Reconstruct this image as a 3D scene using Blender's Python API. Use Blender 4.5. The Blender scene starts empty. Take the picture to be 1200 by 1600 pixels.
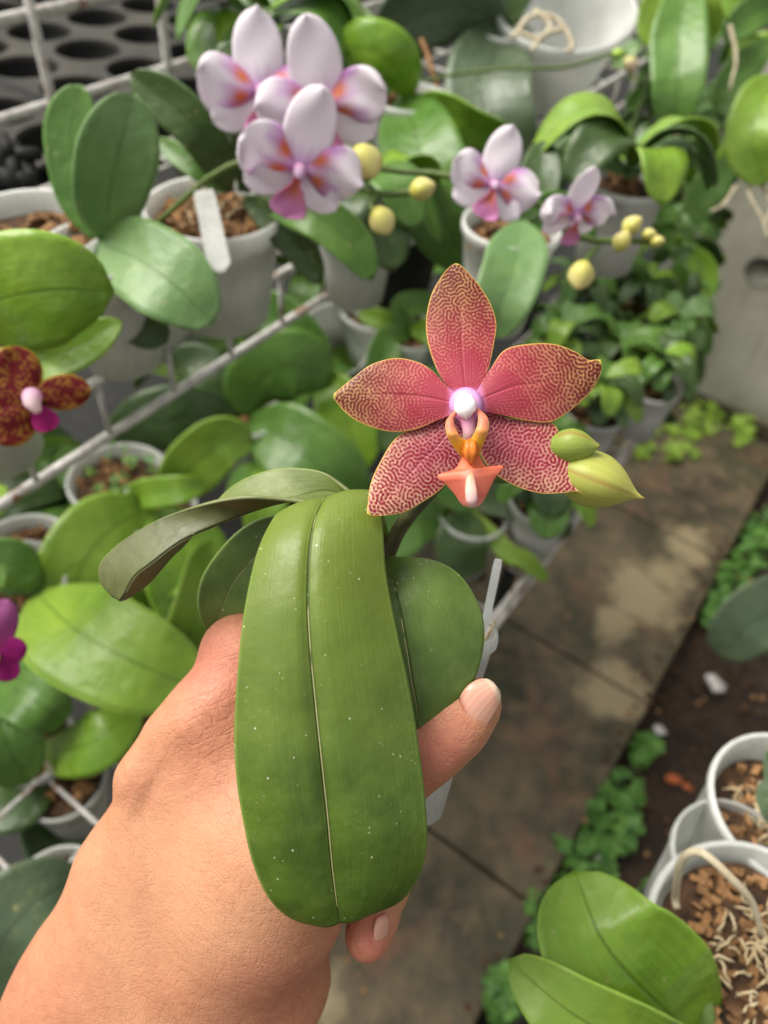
import bpy, math, random
import numpy as np
from mathutils import Vector, Matrix
random.seed(7); rng = np.random.default_rng(7)
S = bpy.context.scene; COL = S.collection
# ---------------------------------------------------------------- camera
FPX = 1204.0; H = 1.45
def _n(v): v = np.array(v, float); return v / np.linalg.norm(v)
_Y = _n((1205, 1170, -FPX)); _X = -_n((-2720, 1562, -FPX)); _Z = _n(np.cross(_X, _Y)); _X = _n(np.cross(_Y, _Z))
RM = np.array([_X, _Y, _Z]); CAMO = np.array([0, 0, H])
cam = bpy.data.cameras.new('camera'); cam_o = bpy.data.objects.new('camera', cam); COL.objects.link(cam_o)
cam.sensor_fit = 'VERTICAL'; cam.sensor_height = 36; cam.lens = 36 * FPX / 1600
cam.clip_start = 0.01; cam.clip_end = 200
M4 = Matrix([[*RM[0], 0], [*RM[1], 0], [*RM[2], H], [0, 0, 0, 1]]); cam_o.matrix_world = M4
cam.dof.use_dof = True; cam.dof.focus_distance = 0.236; cam.dof.aperture_fstop = 9.0
S.camera = cam_o
S.view_settings.view_transform = 'Standard'; S.view_settings.look = 'None'
S.view_settings.exposure = 0.9; S.view_settings.gamma = 1.0
# ---------------------------------------------------------------- light
w = bpy.data.worlds.new('World'); S.world = w; w.use_nodes = True
nt = w.node_tree; bg = nt.nodes['Background']; sky = nt.nodes.new('ShaderNodeTexSky')
sky.sky_type = 'NISHITA'; sky.sun_disc = False
SUN_EL = math.radians(56); SUN_AZ = math.radians(-112)      # azimuth measured from +Y towards +X
sky.sun_elevation = SUN_EL; sky.sun_rotation = SUN_AZ; sky.air_density = 1.0; sky.dust_density = 4.0; sky.ozone_density = 0.6
hs = nt.nodes.new('ShaderNodeHueSaturation'); hs.inputs['Saturation'].default_value = .22; nt.links.new(sky.outputs[0], hs.inputs['Color'])      # light filtered by a pale greenhouse cover
mx = nt.nodes.new('ShaderNodeMix'); mx.data_type = 'RGBA'; mx.blend_type = 'MULTIPLY'; mx.inputs[0].default_value = 1; mx.inputs[7].default_value = (1.0, .985, .90, 1); nt.links.new(hs.outputs[0], mx.inputs[6])
nt.links.new(mx.outputs[2], bg.inputs[0]); bg.inputs[1].default_value = 0.12
sun = bpy.data.lights.new('sun', 'SUN'); sun.energy = 2.0; sun.angle = math.radians(36); sun.color = (1, .96, .88)
sun_o = bpy.data.objects.new('sun', sun); COL.objects.link(sun_o)
sd = Vector((math.sin(SUN_AZ) * math.cos(SUN_EL), math.cos(SUN_AZ) * math.cos(SUN_EL), math.sin(SUN_EL)))
sun_o.rotation_euler = sd.to_track_quat('Z', 'Y').to_euler()
# ---------------------------------------------------------------- helpers
def ray(px, py): return RM @ np.array([(px - 600) / FPX, -(py - 800) / FPX, -1.0])
def W(px, py, d): return CAMO + ray(px, py) * d
def dz(px, py, z): return (H - z) / -ray(px, py)[2]
def WZ(px, py, z): return W(px, py, dz(px, py, z))
def lin(c): return tuple(((x / 255) / 12.92 if x / 255 <= .04045 else ((x / 255 + .055) / 1.055) ** 2.4) for x in c)
def link(name, verts, faces, mat, parent=None, uv=None, col=None, smooth=True):
    me = bpy.data.meshes.new(name)
    me.from_pydata([tuple(map(float, v)) for v in verts], [], [tuple(map(int, f)) for f in faces])
    if uv is not None:
        l = me.uv_layers.new(name='UVMap'); idx = np.zeros(len(me.loops), int); me.loops.foreach_get('vertex_index', idx)
        l.data.foreach_set('uv', np.asarray(uv, float)[idx].ravel())
    if col is not None:
        a = me.color_attributes.new('Col', 'FLOAT_COLOR', 'POINT')
        c = np.ones((len(verts), 4)); c[:, :3] = col; a.data.foreach_set('color', c.ravel())
    if smooth: me.polygons.foreach_set('use_smooth', [True] * len(me.polygons))
    me.materials.append(mat); me.update()
    o = bpy.data.objects.new(name, me); COL.objects.link(o)
    if parent is not None:
        o.parent = parent
        pm = parent_world(parent); o.matrix_parent_inverse = pm.inverted()
    return o
def parent_world(o):
    # all geometry is written in world coordinates; only root empties are moved
    return Matrix.Translation(o.location) if o.type == 'EMPTY' else Matrix.Identity(4)
def thing(name, label, cat, loc, group=None):
    o = bpy.data.objects.new(name, None); o.empty_display_size = .02; COL.objects.link(o)
    o.location = tuple(map(float, loc)); o['label'] = label; o['category'] = cat
    if group: o['group'] = group
    return o
def tag(o, label=None, cat=None, group=None, kind=None):
    for k, v in (('label', label), ('category', cat), ('group', group), ('kind', kind)):
        if v: o[k] = v
    return o
def spline(P, n):
    P = np.asarray(P, float)
    if len(P) == 2: return P[0] + (P[1] - P[0]) * np.linspace(0, 1, n)[:, None]
    Q = np.vstack([2 * P[0] - P[1], P, 2 * P[-1] - P[-2]])
    seg = np.linalg.norm(np.diff(P, axis=0), axis=1); cum = np.concatenate([[0], np.cumsum(seg)]); cum /= cum[-1]
    out = []
    for t in np.linspace(0, 1, n):
        i = min(np.searchsorted(cum, t, side='right') - 1, len(P) - 2); f = (t - cum[i]) / (cum[i + 1] - cum[i] + 1e-12)
        a, b, c, d = Q[i], Q[i + 1], Q[i + 2], Q[i + 3]
        out.append(.5 * ((2 * b) + (-a + c) * f + (2 * a - 5 * b + 4 * c - d) * f * f + (-a + 3 * b - 3 * c + d) * f ** 3))
    return np.array(out)
def grid_faces(n, m, flip=False):
    F = []
    for i in range(n - 1):
        for j in range(m - 1):
            a = i * m + j; q = (a, a + 1, a + m + 1, a + m)
            F.append(q[::-1] if flip else q)
    return F
class MB:
    def __init__(s): s.v = []; s.f = []; s.uv = []
    def add(s, v, f):
        b = len(s.v); s.v += [tuple(map(float, x)) for x in v]; s.f += [tuple(int(i) + b for i in q) for q in f]
    def tube(s, P, r, k=8, cap=True):
        P = np.asarray(P, float); n = len(P); r = np.broadcast_to(np.asarray(r, float), (n,))
        T = np.gradient(P, axis=0); T /= np.linalg.norm(T, axis=1)[:, None] + 1e-12
        a = np.cross(T[0], (0, 0, 1.0));
        if np.linalg.norm(a) < .1: a = np.cross(T[0], (1.0, 0, 0))
        a /= np.linalg.norm(a); V = []
        for i in range(n):
            a = a - T[i] * (a @ T[i]); a /= np.linalg.norm(a); b = np.cross(T[i], a)
            for j in range(k):
                th = 2 * math.pi * j / k; V.append(P[i] + r[i] * (math.cos(th) * a + math.sin(th) * b))
        F = [(i * k + j, i * k + (j + 1) % k, (i + 1) * k + (j + 1) % k, (i + 1) * k + j) for i in range(n - 1) for j in range(k)]
        if cap: F += [tuple(range(k))[::-1], tuple((n - 1) * k + j for j in range(k))]
        s.add(V, F)
    def box(s, lo, hi):
        x0, y0, z0 = lo; x1, y1, z1 = hi
        s.add([(x0, y0, z0), (x1, y0, z0), (x1, y1, z0), (x0, y1, z0), (x0, y0, z1), (x1, y0, z1), (x1, y1, z1), (x0, y1, z1)],
              [(0, 3, 2, 1), (4, 5, 6, 7), (0, 1, 5, 4), (1, 2, 6, 5), (2, 3, 7, 6), (3, 0, 4, 7)])
    def build(s, name, mat, parent=None, smooth=True): return link(name, s.v, s.f, mat, parent, smooth=smooth)
# ---------------------------------------------------------------- materials
class NB:
    def __init__(s, name):
        s.m = bpy.data.materials.new(name); s.m.use_nodes = True; s.t = s.m.node_tree; s.p = s.t.nodes['Principled BSDF']; s.out = s.t.nodes['Material Output']
    def n(s, typ, **kw):
        x = s.t.nodes.new('ShaderNode' + typ)
        for k, v in kw.items(): setattr(x, k, v)
        return x
    def l(s, a, b): s.t.links.new(a, b)
    def setin(s, x, i, v):
        if hasattr(v, 'is_output') or isinstance(v, bpy.types.NodeSocket): s.l(v, x.inputs[i])
        elif v is not None: x.inputs[i].default_value = v
    def math(s, op, a, b=None, c=None, clamp=False):
        x = s.n('Math', operation=op); x.use_clamp = clamp
        s.setin(x, 0, a); s.setin(x, 1, b); s.setin(x, 2, c); return x.outputs[0]
    def mix(s, f, a, b, typ='MIX'):
        x = s.n('Mix', data_type='RGBA', blend_type=typ); s.setin(x, 0, f)
        s.setin(x, 6, (*a, 1) if isinstance(a, tuple) else a); s.setin(x, 7, (*b, 1) if isinstance(b, tuple) else b); return x.outputs[2]
    def noise(s, vec, scale, detail=4, rough=.5, dist=0):
        x = s.n('TexNoise'); s.l(vec, x.inputs['Vector']); x.inputs['Scale'].default_value = scale; x.inputs['Detail'].default_value = detail
        x.inputs['Roughness'].default_value = rough; x.inputs['Distortion'].default_value = dist; return x.outputs[0]
    def ramp(s, v, a, b):
        x = s.n('MapRange'); s.setin(x, 0, v); x.inputs[1].default_value = a; x.inputs[2].default_value = b; return x.outputs[0]
    def obj(s): return s.n('TexCoord').outputs['Object']
    def uv(s): return s.n('TexCoord').outputs['UV']
    def scale(s, vec, sc, rot=(0, 0, 0)):
        x = s.n('Mapping'); s.l(vec, x.inputs[0]); x.inputs['Scale'].default_value = sc; x.inputs['Rotation'].default_value = rot; return x.outputs[0]
    def bump(s, h, st, dist=.001, prev=None):
        x = s.n('Bump'); s.l(h, x.inputs['Height']); x.inputs['Strength'].default_value = st; x.inputs['Distance'].default_value = dist
        if prev is not None: s.l(prev, x.inputs['Normal'])
        return x.outputs[0]
    def fin(s, col=None, rough=.5, spec=.5, normal=None, transl=0, tcol=None, **kw):
        s.setin(s.p, 'Base Color', (*col, 1) if isinstance(col, tuple) else col); s.setin(s.p, 'Roughness', rough); s.p.inputs['Specular IOR Level'].default_value = spec
        if normal is not None: s.l(normal, s.p.inputs['Normal'])
        for k, v in kw.items(): s.setin(s.p, k, v)
        if transl:
            t = s.n('BsdfTranslucent'); s.setin(t, 0, (*tcol, 1) if isinstance(tcol, tuple) else (tcol if tcol is not None else col) if not isinstance(col, tuple) or tcol is not None else (*col, 1))
            x = s.n('MixShader'); x.inputs[0].default_value = transl; s.l(s.p.outputs[0], x.inputs[1]); s.l(t.outputs[0], x.inputs[2]); s.l(x.outputs[0], s.out.inputs[0])
        return s.m
def leaf_mat(name, ca, cb, rough=.38, rib=(.6, .9), specks=False, transl=.15, veins=.5, cc=None):
    b = NB(name); uv = b.uv(); ob = b.obj()
    sx = b.n('SeparateXYZ'); b.l(uv, sx.inputs[0]); u = b.math('ABSOLUTE', b.math('MULTIPLY', b.math('SUBTRACT', sx.outputs[0], .5), 2.0)); v = sx.outputs[1]
    n1 = b.noise(ob, 60 if specks else 14, 5, .6); c = b.mix(b.ramp(n1, .35, .68), ca, cb)
    st = b.noise(b.scale(uv, (60, 2.5, 1)), 1.0, 3, .6)
    c = b.mix(b.math('MULTIPLY', b.ramp(st, .4, .7), .35 * veins * 2), c, tuple(x * 1.35 for x in cb))
    if cc: c = b.mix(b.ramp(v, .75, .2), c, cc)
    # midrib: thin channel
    ribm = b.ramp(u, .035, .012); ribl = tuple(x * rib[0] for x in ca)
    c = b.mix(b.math('MULTIPLY', ribm, .75), c, ribl)
    c = b.mix(b.math('MULTIPLY', b.ramp(u, .955, .995), .7), c, tuple(min(1, x * 1.8 + .03) for x in cb))
    hgt = b.math('ADD', b.math('MULTIPLY', st, .35 * (.6 if specks else 1)), b.math('MULTIPLY', ribm, -.6))
    if specks:
        # pale crack following the midrib + dust specks + hard-water blotches
        pr = b.noise(b.scale(uv, (1, 7, 1)), 1.3, 1); crack = b.math('MULTIPLY', b.ramp(u, .010, .005), b.ramp(pr, .42, .47))
        c = b.mix(b.math('MULTIPLY', crack, .8), c, lin((188, 180, 132)))
        vo = b.n('TexVoronoi'); vo.inputs['Scale'].default_value = 420; b.l(b.scale(ob, (1, 1, .6)), vo.inputs['Vector'])
        keep = b.ramp(b.noise(ob, 160, 1), .56, .6); keep2 = b.ramp(b.noise(ob, 35, 2), .38, .5)
        sp = b.math('MULTIPLY', b.math('MULTIPLY', b.ramp(vo.outputs['Distance'], .16, .07), keep), keep2); c = b.mix(b.math('MULTIPLY', sp, .6), c, lin((215, 218, 190)))
        bl = b.math('MULTIPLY', b.ramp(b.noise(ob, 900, 3, .7), .62, .72), b.ramp(b.noise(ob, 60, 2), .5, .62)); c = b.mix(b.math('MULTIPLY', bl, .5), c, lin((150, 165, 130)))
        hgt = b.math('ADD', hgt, b.math('MULTIPLY', b.noise(ob, 420, 3, .6), .22))
        rough = b.ramp(b.noise(ob, 300, 3, .7), .3, .75); rough = b.math('MULTIPLY_ADD', rough, .16, .36)
    nb = b.bump(hgt, .5 if specks else .35, .0012)
    nb = b.bump(b.noise(ob, 38, 3), .25 if specks else .55, .006, nb)
    if not specks:
        c = b.mix(b.math('MULTIPLY', b.ramp(b.noise(ob, 26, 5, .65), .5, .72), .35), c, tuple(min(1, x * q) for x, q in zip(cb, (1.5, 1.3, .9)))); c = b.mix(b.math('MULTIPLY', b.ramp(b.noise(ob, 190, 2), .68, .74), .5), c, lin((168, 160, 104)))
    return b.fin(c, rough, .45, nb, transl=transl, tcol=b.mix(.5, c, tuple(min(1, x * 2) for x in cb)))
L = {
 'hero': leaf_mat('hero_leaf_green', lin((56, 80, 20)), lin((86, 108, 34)), specks=True, veins=.22, transl=.1, cc=lin((112, 128, 46))),
 'hero2': leaf_mat('hero_side_leaf_green', lin((70, 94, 34)), lin((96, 118, 52)), specks=True, veins=.22, transl=.1),
 'herodark': leaf_mat('hero_leaf_dark', lin((66, 70, 34)), lin((86, 92, 48)), specks=True, transl=.03, rough=.5),
 'bright': leaf_mat('leaf_bright', lin((88, 130, 28)), lin((128, 162, 54)), .3, transl=.2),
 'yellow': leaf_mat('leaf_yellow_green', lin((98, 134, 38)), lin((134, 164, 62)), .36, transl=.2),
 'mid': leaf_mat('leaf_mid', lin((62, 100, 34)), lin((92, 128, 56)), .34),
 'sage': leaf_mat('leaf_sage', lin((88, 122, 70)), lin((116, 148, 92)), .4),
 'dark': leaf_mat('leaf_dark', lin((42, 64, 28)), lin((66, 88, 44)), .36, transl=.08),
 'herotop': leaf_mat('hero_upper_leaf_green', lin((84, 98, 44)), lin((112, 124, 64)), specks=True, transl=.05),
 'grey': leaf_mat('leaf_grey_green', lin((60, 76, 52)), lin((84, 100, 74)), .36, transl=.06),
}
def col_mat(name, rough=.5, transl=.25, bsc=900, sub=0, spec=.35, bst=.25):
    b = NB(name); a = b.n('VertexColor', layer_name='Col'); nb = b.bump(b.noise(b.obj(), bsc, 3, .6), bst, .0004)
    kw = {}
    if sub: kw = {'Subsurface Weight': sub, 'Subsurface Scale': .004}
    return b.fin(a.outputs[0], rough, spec, nb, transl=transl, **kw)
M_petal = col_mat('petal', .42, .2); M_petalbg = col_mat('petal_soft', .6, .42, 260); M_wax = col_mat('waxy_column', .3, .08, 1500, .15)
M_nail2 = col_mat('fingernail_plate', .22, .03, 400, .1, spec=.5, bst=.05)
M_bud = col_mat('bud_skin', .4, .12, 1400)
def simple(name, c1, c2, sc=40, rough=.5, bst=.3, bd=.002, spec=.4, transl=0, det=5, **kw):
    b = NB(name); o = b.obj(); c = b.mix(b.ramp(b.noise(o, sc, det), .3, .7), c1, c2); nb = b.bump(b.noise(o, sc * 4, 4, .6), bst, bd)
    return b.fin(c, rough, spec, nb, transl=transl, **kw)
M_stem = simple('stem_green', lin((70, 92, 40)), lin((100, 118, 58)), 200, .45)
M_stemdark = simple('stem_dark', lin((58, 62, 40)), lin((80, 84, 52)), 200, .5)
M_dry = simple('dry_stem', lin((120, 84, 52)), lin((165, 125, 84)), 150, .8)
M_root = simple('aerial_root', lin((176, 160, 130)), lin((208, 198, 174)), 120, .7)
M_bark = simple('bark_medium', lin((36, 26, 18)), lin((96, 68, 44)), 90, .85, .8, .004)
M_chip = simple('bark_chip', lin((80, 54, 33)), lin((168, 126, 82)), 60, .8, .7, .003)
M_sph = simple('sphagnum', lin((176, 152, 112)), lin((222, 206, 172)), 90, .85, .6, .003)
M_black = simple('black_plastic', (.008, .008, .008), (.018, .018, .017), 30, .6, spec=.2)
M_tray = simple('tray_plastic', (.02, .019, .017), (.065, .06, .052), 12, .7, spec=.2)
M_weed = simple('weed_leaf', lin((58, 104, 40)), lin((106, 150, 66)), 30, .5, transl=.2)
M_weedy = simple('weed_leaf_pale', lin((112, 142, 46)), lin((148, 178, 70)), 30, .5, transl=.25)
M_orange = simple('orange_debris', lin((150, 72, 40)), lin((176, 98, 58)), 60, .8)
M_white = simple('fallen_petal', lin((205, 200, 196)), lin((232, 226, 226)), 60, .6, transl=.2)
M_tag = simple('plastic_label', lin((168, 171, 170)), lin((198, 202, 200)), 60, .45)
def pot_mat(name, base, alpha):
    b = NB(name); o = b.obj()
    sc = b.noise(b.scale(o, (1, 1, .25)), 180, 4, .7)
    c = b.mix(b.ramp(b.noise(o, 25, 4), .35, .75), base, tuple(x * .72 for x in base))
    b.fin(c, .32, .5, b.bump(sc, .25, .0008))
    t = b.n('BsdfTranslucent'); t.inputs[0].default_value = (*base, 1); x = b.n('MixShader'); x.inputs[0].default_value = .4
    b.l(b.p.outputs[0], x.inputs[1]); b.l(t.outputs[0], x.inputs[2])
    tr = b.n('BsdfTransparent'); y = b.n('MixShader'); b.setin(y, 0, b.math('MULTIPLY_ADD', b.ramp(sc, .3, .8), -.25 if alpha else 0, alpha))
    b.l(x.outputs[0], y.inputs[1]); b.l(tr.outputs[0], y.inputs[2]); b.l(y.outputs[0], b.out.inputs[0]); return b.m
M_pot = pot_mat('milky_pot_plastic', lin((240, 241, 238)), .16); M_clear = pot_mat('clear_pot_plastic', lin((232, 234, 232)), .45)
M_potgrey = pot_mat('grey_pot_plastic', lin((232, 233, 230)), .04)
def wire_mat():
    b = NB('white_painted_wire'); o = b.obj(); r = b.ramp(b.noise(o, 38, 5, .7), .56, .66)
    c = b.mix(b.ramp(b.noise(o, 90, 3), .3, .8), lin((205, 202, 198)), lin((150, 146, 142))); c = b.mix(r, c, lin((126, 78, 48)))
    return b.fin(c, .5, .4, b.bump(b.noise(o, 300, 3), .4, .001))
M_wire = wire_mat()
def slab_mat():
    b = NB('mossy_concrete_slab'); o = b.obj(); n1 = b.noise(o, 5, 5, .6); n2 = b.noise(o, 22, 6, .65)
    c = b.mix(b.ramp(n1, .35, .65), lin((46, 42, 31)), lin((92, 84, 64)))
    c = b.mix(b.math('MULTIPLY', b.ramp(n2, .42, .7), .6), c, lin((124, 104, 78)))
    c = b.mix(b.math('MULTIPLY', b.ramp(b.noise(o, 3.2, 4, .6), .5, .6), .75), c, lin((44, 48, 27)))
    c = b.mix(b.math('MULTIPLY', b.ramp(b.noise(o, 8, 5, .65), .56, .7), .45), c, lin((128, 86, 66)))
    nn = b.math('MULTIPLY', b.math('SUBTRACT', b.noise(o, 15, 5, .6), .5), .16)
    mask = None
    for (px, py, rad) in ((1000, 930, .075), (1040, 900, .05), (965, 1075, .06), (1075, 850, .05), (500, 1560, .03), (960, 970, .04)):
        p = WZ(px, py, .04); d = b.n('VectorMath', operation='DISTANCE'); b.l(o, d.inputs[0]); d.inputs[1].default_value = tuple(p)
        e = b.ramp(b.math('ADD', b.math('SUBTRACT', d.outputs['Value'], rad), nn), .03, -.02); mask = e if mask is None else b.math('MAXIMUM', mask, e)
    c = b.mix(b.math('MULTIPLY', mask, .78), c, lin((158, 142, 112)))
    c = b.mix(b.math('MULTIPLY', b.ramp(b.noise(o, 320, 3, .6), .6, .75), .4), c, lin((140, 124, 96)))
    return b.fin(c, b.math('MULTIPLY_ADD', n2, .4, .4), .4, b.bump(b.noise(o, 60, 6, .7), .5, .004))
M_slab = slab_mat()
M_soil = simple('dark_soil', lin((30, 22, 17)), lin((66, 50, 38)), 18, .85, 1.0, .012, det=8)
def wall_mat():
    b = NB('weathered_plaster'); o = b.obj(); c = b.mix(b.ramp(b.noise(o, 2.5, 5), .3, .7), lin((158, 155, 140)), lin((190, 187, 172)))
    sx = b.n('SeparateXYZ'); b.l(o, sx.inputs[0]); c = b.mix(b.math('MULTIPLY', b.ramp(b.math('ADD', sx.outputs[2], b.math('MULTIPLY', b.noise(o, 9, 4), .12)), .22, .06), .6), c, lin((96, 98, 76)))
    c = b.mix(b.math('MULTIPLY', b.ramp(b.noise(b.scale(o, (6, 6, .7)), 3, 4), .52, .7), .35), c, lin((120, 116, 98)))
    return b.fin(c, .8, .3, b.bump(b.noise(o, 30, 6, .6), .4, .006))
M_wall = wall_mat()
def skin_mat():
    b = NB('skin'); o = b.obj(); g = b.n('VertexColor', layer_name='Col').outputs[0]
    n1 = b.noise(o, 40, 4); n2 = b.noise(o, 260, 4, .6); n3 = b.noise(o, 9, 2)
    c = b.mix(b.math('MULTIPLY', b.ramp(n1, .4, .7), .45), g, lin((176, 114, 86)))
    c = b.mix(b.math('MULTIPLY', b.ramp(n2, .4, .72), .28), c, lin((206, 150, 114)))
    vo = b.n('TexVoronoi'); vo.inputs['Scale'].default_value = 62; b.l(o, vo.inputs['Vector'])
    mole = b.math('MULTIPLY', b.ramp(vo.outputs['Distance'], .075, .04), b.ramp(b.noise(o, 40, 1), .55, .6)); c = b.mix(b.math('MULTIPLY', mole, .7), c, lin((128, 66, 44)))
    # fine diamond net of skin lines, two directions + irregular creases
    warp = b.n('VectorMath', operation='ADD'); b.l(o, warp.inputs[0]); sc = b.n('VectorMath', operation='SCALE'); nz = b.n('TexNoise'); nz.inputs['Scale'].default_value = 70; b.l(o, nz.inputs['Vector'])
    b.l(nz.outputs['Color'], sc.inputs[0]); sc.inputs['Scale'].default_value = .006; b.l(sc.outputs[0], warp.inputs[1]); wv = warp.outputs[0]
    ea, ep, ed = (RM @ np.array(v) for v in ((.48, .88, 0), (.88, -.48, 0), (0, 0, 1.)))
    def dot(v): x = b.n('VectorMath', operation='DOT_PRODUCT'); b.l(wv, x.inputs[0]); x.inputs[1].default_value = tuple(v); return x.outputs['Value']
    A_, P_, D_ = dot(ea), dot(ep), dot(ed)
    def lines(deg, f, stretch, lo=.0, hi=.16, seed=0):
        t = math.radians(deg); u = b.math('ADD', b.math('MULTIPLY', A_, math.cos(t) * f), b.math('MULTIPLY', P_, math.sin(t) * f)); v = b.math('ADD', b.math('MULTIPLY', A_, -math.sin(t) * f / stretch), b.math('MULTIPLY', P_, math.cos(t) * f / stretch))
        cb = b.n('CombineXYZ'); b.l(u, cb.inputs[0]); b.l(v, cb.inputs[1]); b.l(b.math('MULTIPLY_ADD', D_, f * .6, seed * 7.3), cb.inputs[2]); nn = b.noise(cb.outputs[0], 1.0, 1.5, .5)
        return b.ramp(b.math('ABSOLUTE', b.math('SUBTRACT', nn, .5)), lo, hi)
    l1 = lines(24, 560, 4, 0, .05); l2 = lines(-38, 520, 4, 0, .05, 2); l3 = lines(80, 430, 5, 0, .05, 4); l4 = lines(8, 190, 7, 0, .022, 6)
    heel = WM = b.n('VectorMath', operation='DISTANCE'); b.l(o, heel.inputs[0]); heel.inputs[1].default_value = tuple(W(470, 1510, .275)); hm = b.ramp(heel.outputs['Value'], .034, .012)
    kn2 = b.n('VectorMath', operation='DISTANCE'); b.l(o, kn2.inputs[0]); kn2.inputs[1].default_value = tuple(W(330, 1100, .26)); km = b.ramp(kn2.outputs['Value'], .035, .012)
    l5 = lines(24, 260, 9, 0, .045, 9); l6 = lines(-50, 250, 8, 0, .04, 11)
    def fade(l, m): return b.math('SUBTRACT', 1.0, b.math('MULTIPLY', b.math('SUBTRACT', 1.0, l), m))
    h = b.math('ADD', b.math('MULTIPLY', b.math('ADD', l1, b.math('ADD', l2, l3)), .28), b.math('ADD', b.math('MULTIPLY', l4, .35), b.math('ADD', b.math('MULTIPLY', fade(l5, hm), .9), b.math('MULTIPLY', fade(l6, km), .6))))
    h = b.math('MULTIPLY', h, .37)
    c = b.mix(b.math('MULTIPLY', b.ramp(h, .95, .55), .32), c, lin((176, 104, 78)))
    nb = b.bump(h, .75, .00075); nb = b.bump(n1, .3, .003, nb)
    return b.fin(c, b.math('MULTIPLY_ADD', n2, .25, .4), .4, nb, **{'Subsurface Weight': .12, 'Subsurface Scale': .003, 'Subsurface Radius': (1.0, .35, .2)})
M_skin = skin_mat()
M_nail = simple('fingernail', lin((226, 176, 152)), lin((238, 196, 174)), 120, .28, .1, .0003, .5, **{'Subsurface Weight': .2, 'Subsurface Scale': .003, 'Subsurface Radius': (1.0, .4, .3)})
# ---------------------------------------------------------------- leaf / blade builders
def solid(o, th):
    m = o.modifiers.new('solid', 'SOLIDIFY'); m.thickness = th; m.offset = 0; return o
def leaf_w(parent, P, hw, mat, hint=None, roll=0, fold=.18, curl=.0, n=26, m=13, th=.0012, wav=.03, peak=.55, base=.22, name='leaf', seed=0, dip=0):
    """P world centreline, hw half width in metres; hint = direction the upper face looks to"""
    C = spline(P, n); T = np.gradient(C, axis=0); T /= np.linalg.norm(T, axis=1)[:, None]
    ts = np.linspace(0, 1, n); us = np.linspace(-1, 1, m); V = []; UV = []
    ph = rng.uniform(0, 6.28, 3)
    k = math.log(.5) / math.log(peak)
    for i, t in enumerate(ts):
        h = np.asarray(hint if hint is not None else CAMO - C[i], float); s = np.cross(T[i], h); s /= np.linalg.norm(s) + 1e-9; nr = np.cross(s, T[i])
        a = math.radians(roll if np.isscalar(roll) else np.interp(t, (0, .5, 1), roll)); s2 = s * math.cos(a) + nr * math.sin(a); n2 = -s * math.sin(a) + nr * math.cos(a)
        q = abs(2 * t ** k - 1); wd = (1 - q ** 2.3) ** .56 if q < 1 else 0
        wd = max(wd, base * (1 - t) ** .5 if t < .5 else 0); wd *= hw; wd = max(wd, hw * .015)
        for u in us:
            off = fold * abs(u) ** 1.4 * wd - curl * u * u * wd + wav * hw * math.sin(5 * t + ph[0] + 2 * np.sign(u)) * abs(u) + .02 * hw * math.sin(11 * t + ph[1]) * u * u
            e = 1 + .02 * math.sin(13 * t + ph[2])
            V.append(C[i] + s2 * u * wd * e + n2 * off); UV.append(((u + 1) / 2, t))
    return solid(link(name, V, grid_faces(n, m), mat, parent, uv=UV), th)
def leafpx(parent, pts, hw, mat, d0, **kw):
    P = [W(x, y, d0 + d) for x, y, d in pts]; dm = d0 + sum(p[2] for p in pts) / len(pts)
    return leaf_w(parent, P, hw * dm / FPX, L[mat] if isinstance(mat, str) else mat, **kw)
def rows_leaf(parent, rows, mat, n=90, m=41, fold=0.0, bow=0.0, name='leaf', th=.0013, wav=0, under=None):
    """rows: ((x,y,d) left, mid, right) from base to tip"""
    A = spline([W(*r[0]) for r in rows], n); B = spline([W(*r[1]) for r in rows], n); C = spline([W(*r[2]) for r in rows], n)
    V = []; UV = []
    for i in range(n):
        t = i / (n - 1); wd = np.linalg.norm(C[i] - A[i]); tg = (B[min(i + 1, n - 1)] - B[max(i - 1, 0)]); nr = np.cross(C[i] - A[i], tg); nr /= np.linalg.norm(nr) + 1e-12
        if nr @ (CAMO - B[i]) < 0: nr = -nr
        for j in range(m):
            u = 2 * j / (m - 1) - 1
            p = B[i] + (C[i] - B[i]) * u if u > 0 else B[i] + (A[i] - B[i]) * (-u)
            b = bow * wd * math.sin(math.pi * abs(u)) * .5 - fold * wd * math.exp(-(u / .10) ** 2) * min(1, 4 * (1 - t))
            b += wav * (math.sin(9 * t + 1.3 * u) * abs(u) + .6 * math.sin(23 * t + 2 * u) * u * u)
            V.append(p + nr * b); UV.append(((u + 1) / 2, t))
    o = solid(link(name, V, grid_faces(n, m), mat, parent, uv=UV), th)
    if under is not None: o.data.materials.append(under); o.modifiers['solid'].material_offset = 1
    return o
def blob(P, R, mat, name, parent, k=24, lobes=0, amp=0, col=None, squash=None, tipc=None):
    """lofted closed body along P with radii R (bud, column...)"""
    P = np.asarray(P, float); n = len(P); T = np.gradient(P, axis=0); T /= np.linalg.norm(T, axis=1)[:, None] + 1e-12
    h = CAMO - P[n // 2]; V = []; cl = []
    for i in range(n):
        s = np.cross(T[i], h); s /= np.linalg.norm(s); b = np.cross(s, T[i]); f = i / (n - 1)
        for j in range(k):
            th = 2 * math.pi * j / k; r = R[i] * (1 + amp * math.sin(math.pi * min(1, f * 1.0)) * (abs(math.cos(lobes * th / 2 + .785)) ** 1.6 - .5) if lobes else 1)
            q = 1 if squash is None else squash
            V.append(P[i] + s * r * math.cos(th) + b * r * math.sin(th) * q)
            if col is not None: cl.append(col(f, th))
    F = [(i * k + j, i * k + (j + 1) % k, (i + 1) * k + (j + 1) % k, (i + 1) * k + j) for i in range(n - 1) for j in range(k)] + [tuple(range(k))[::-1], tuple((n - 1) * k + j for j in range(k))]
    return link(name, V, F, mat, parent, col=cl if col is not None else None)
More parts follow.
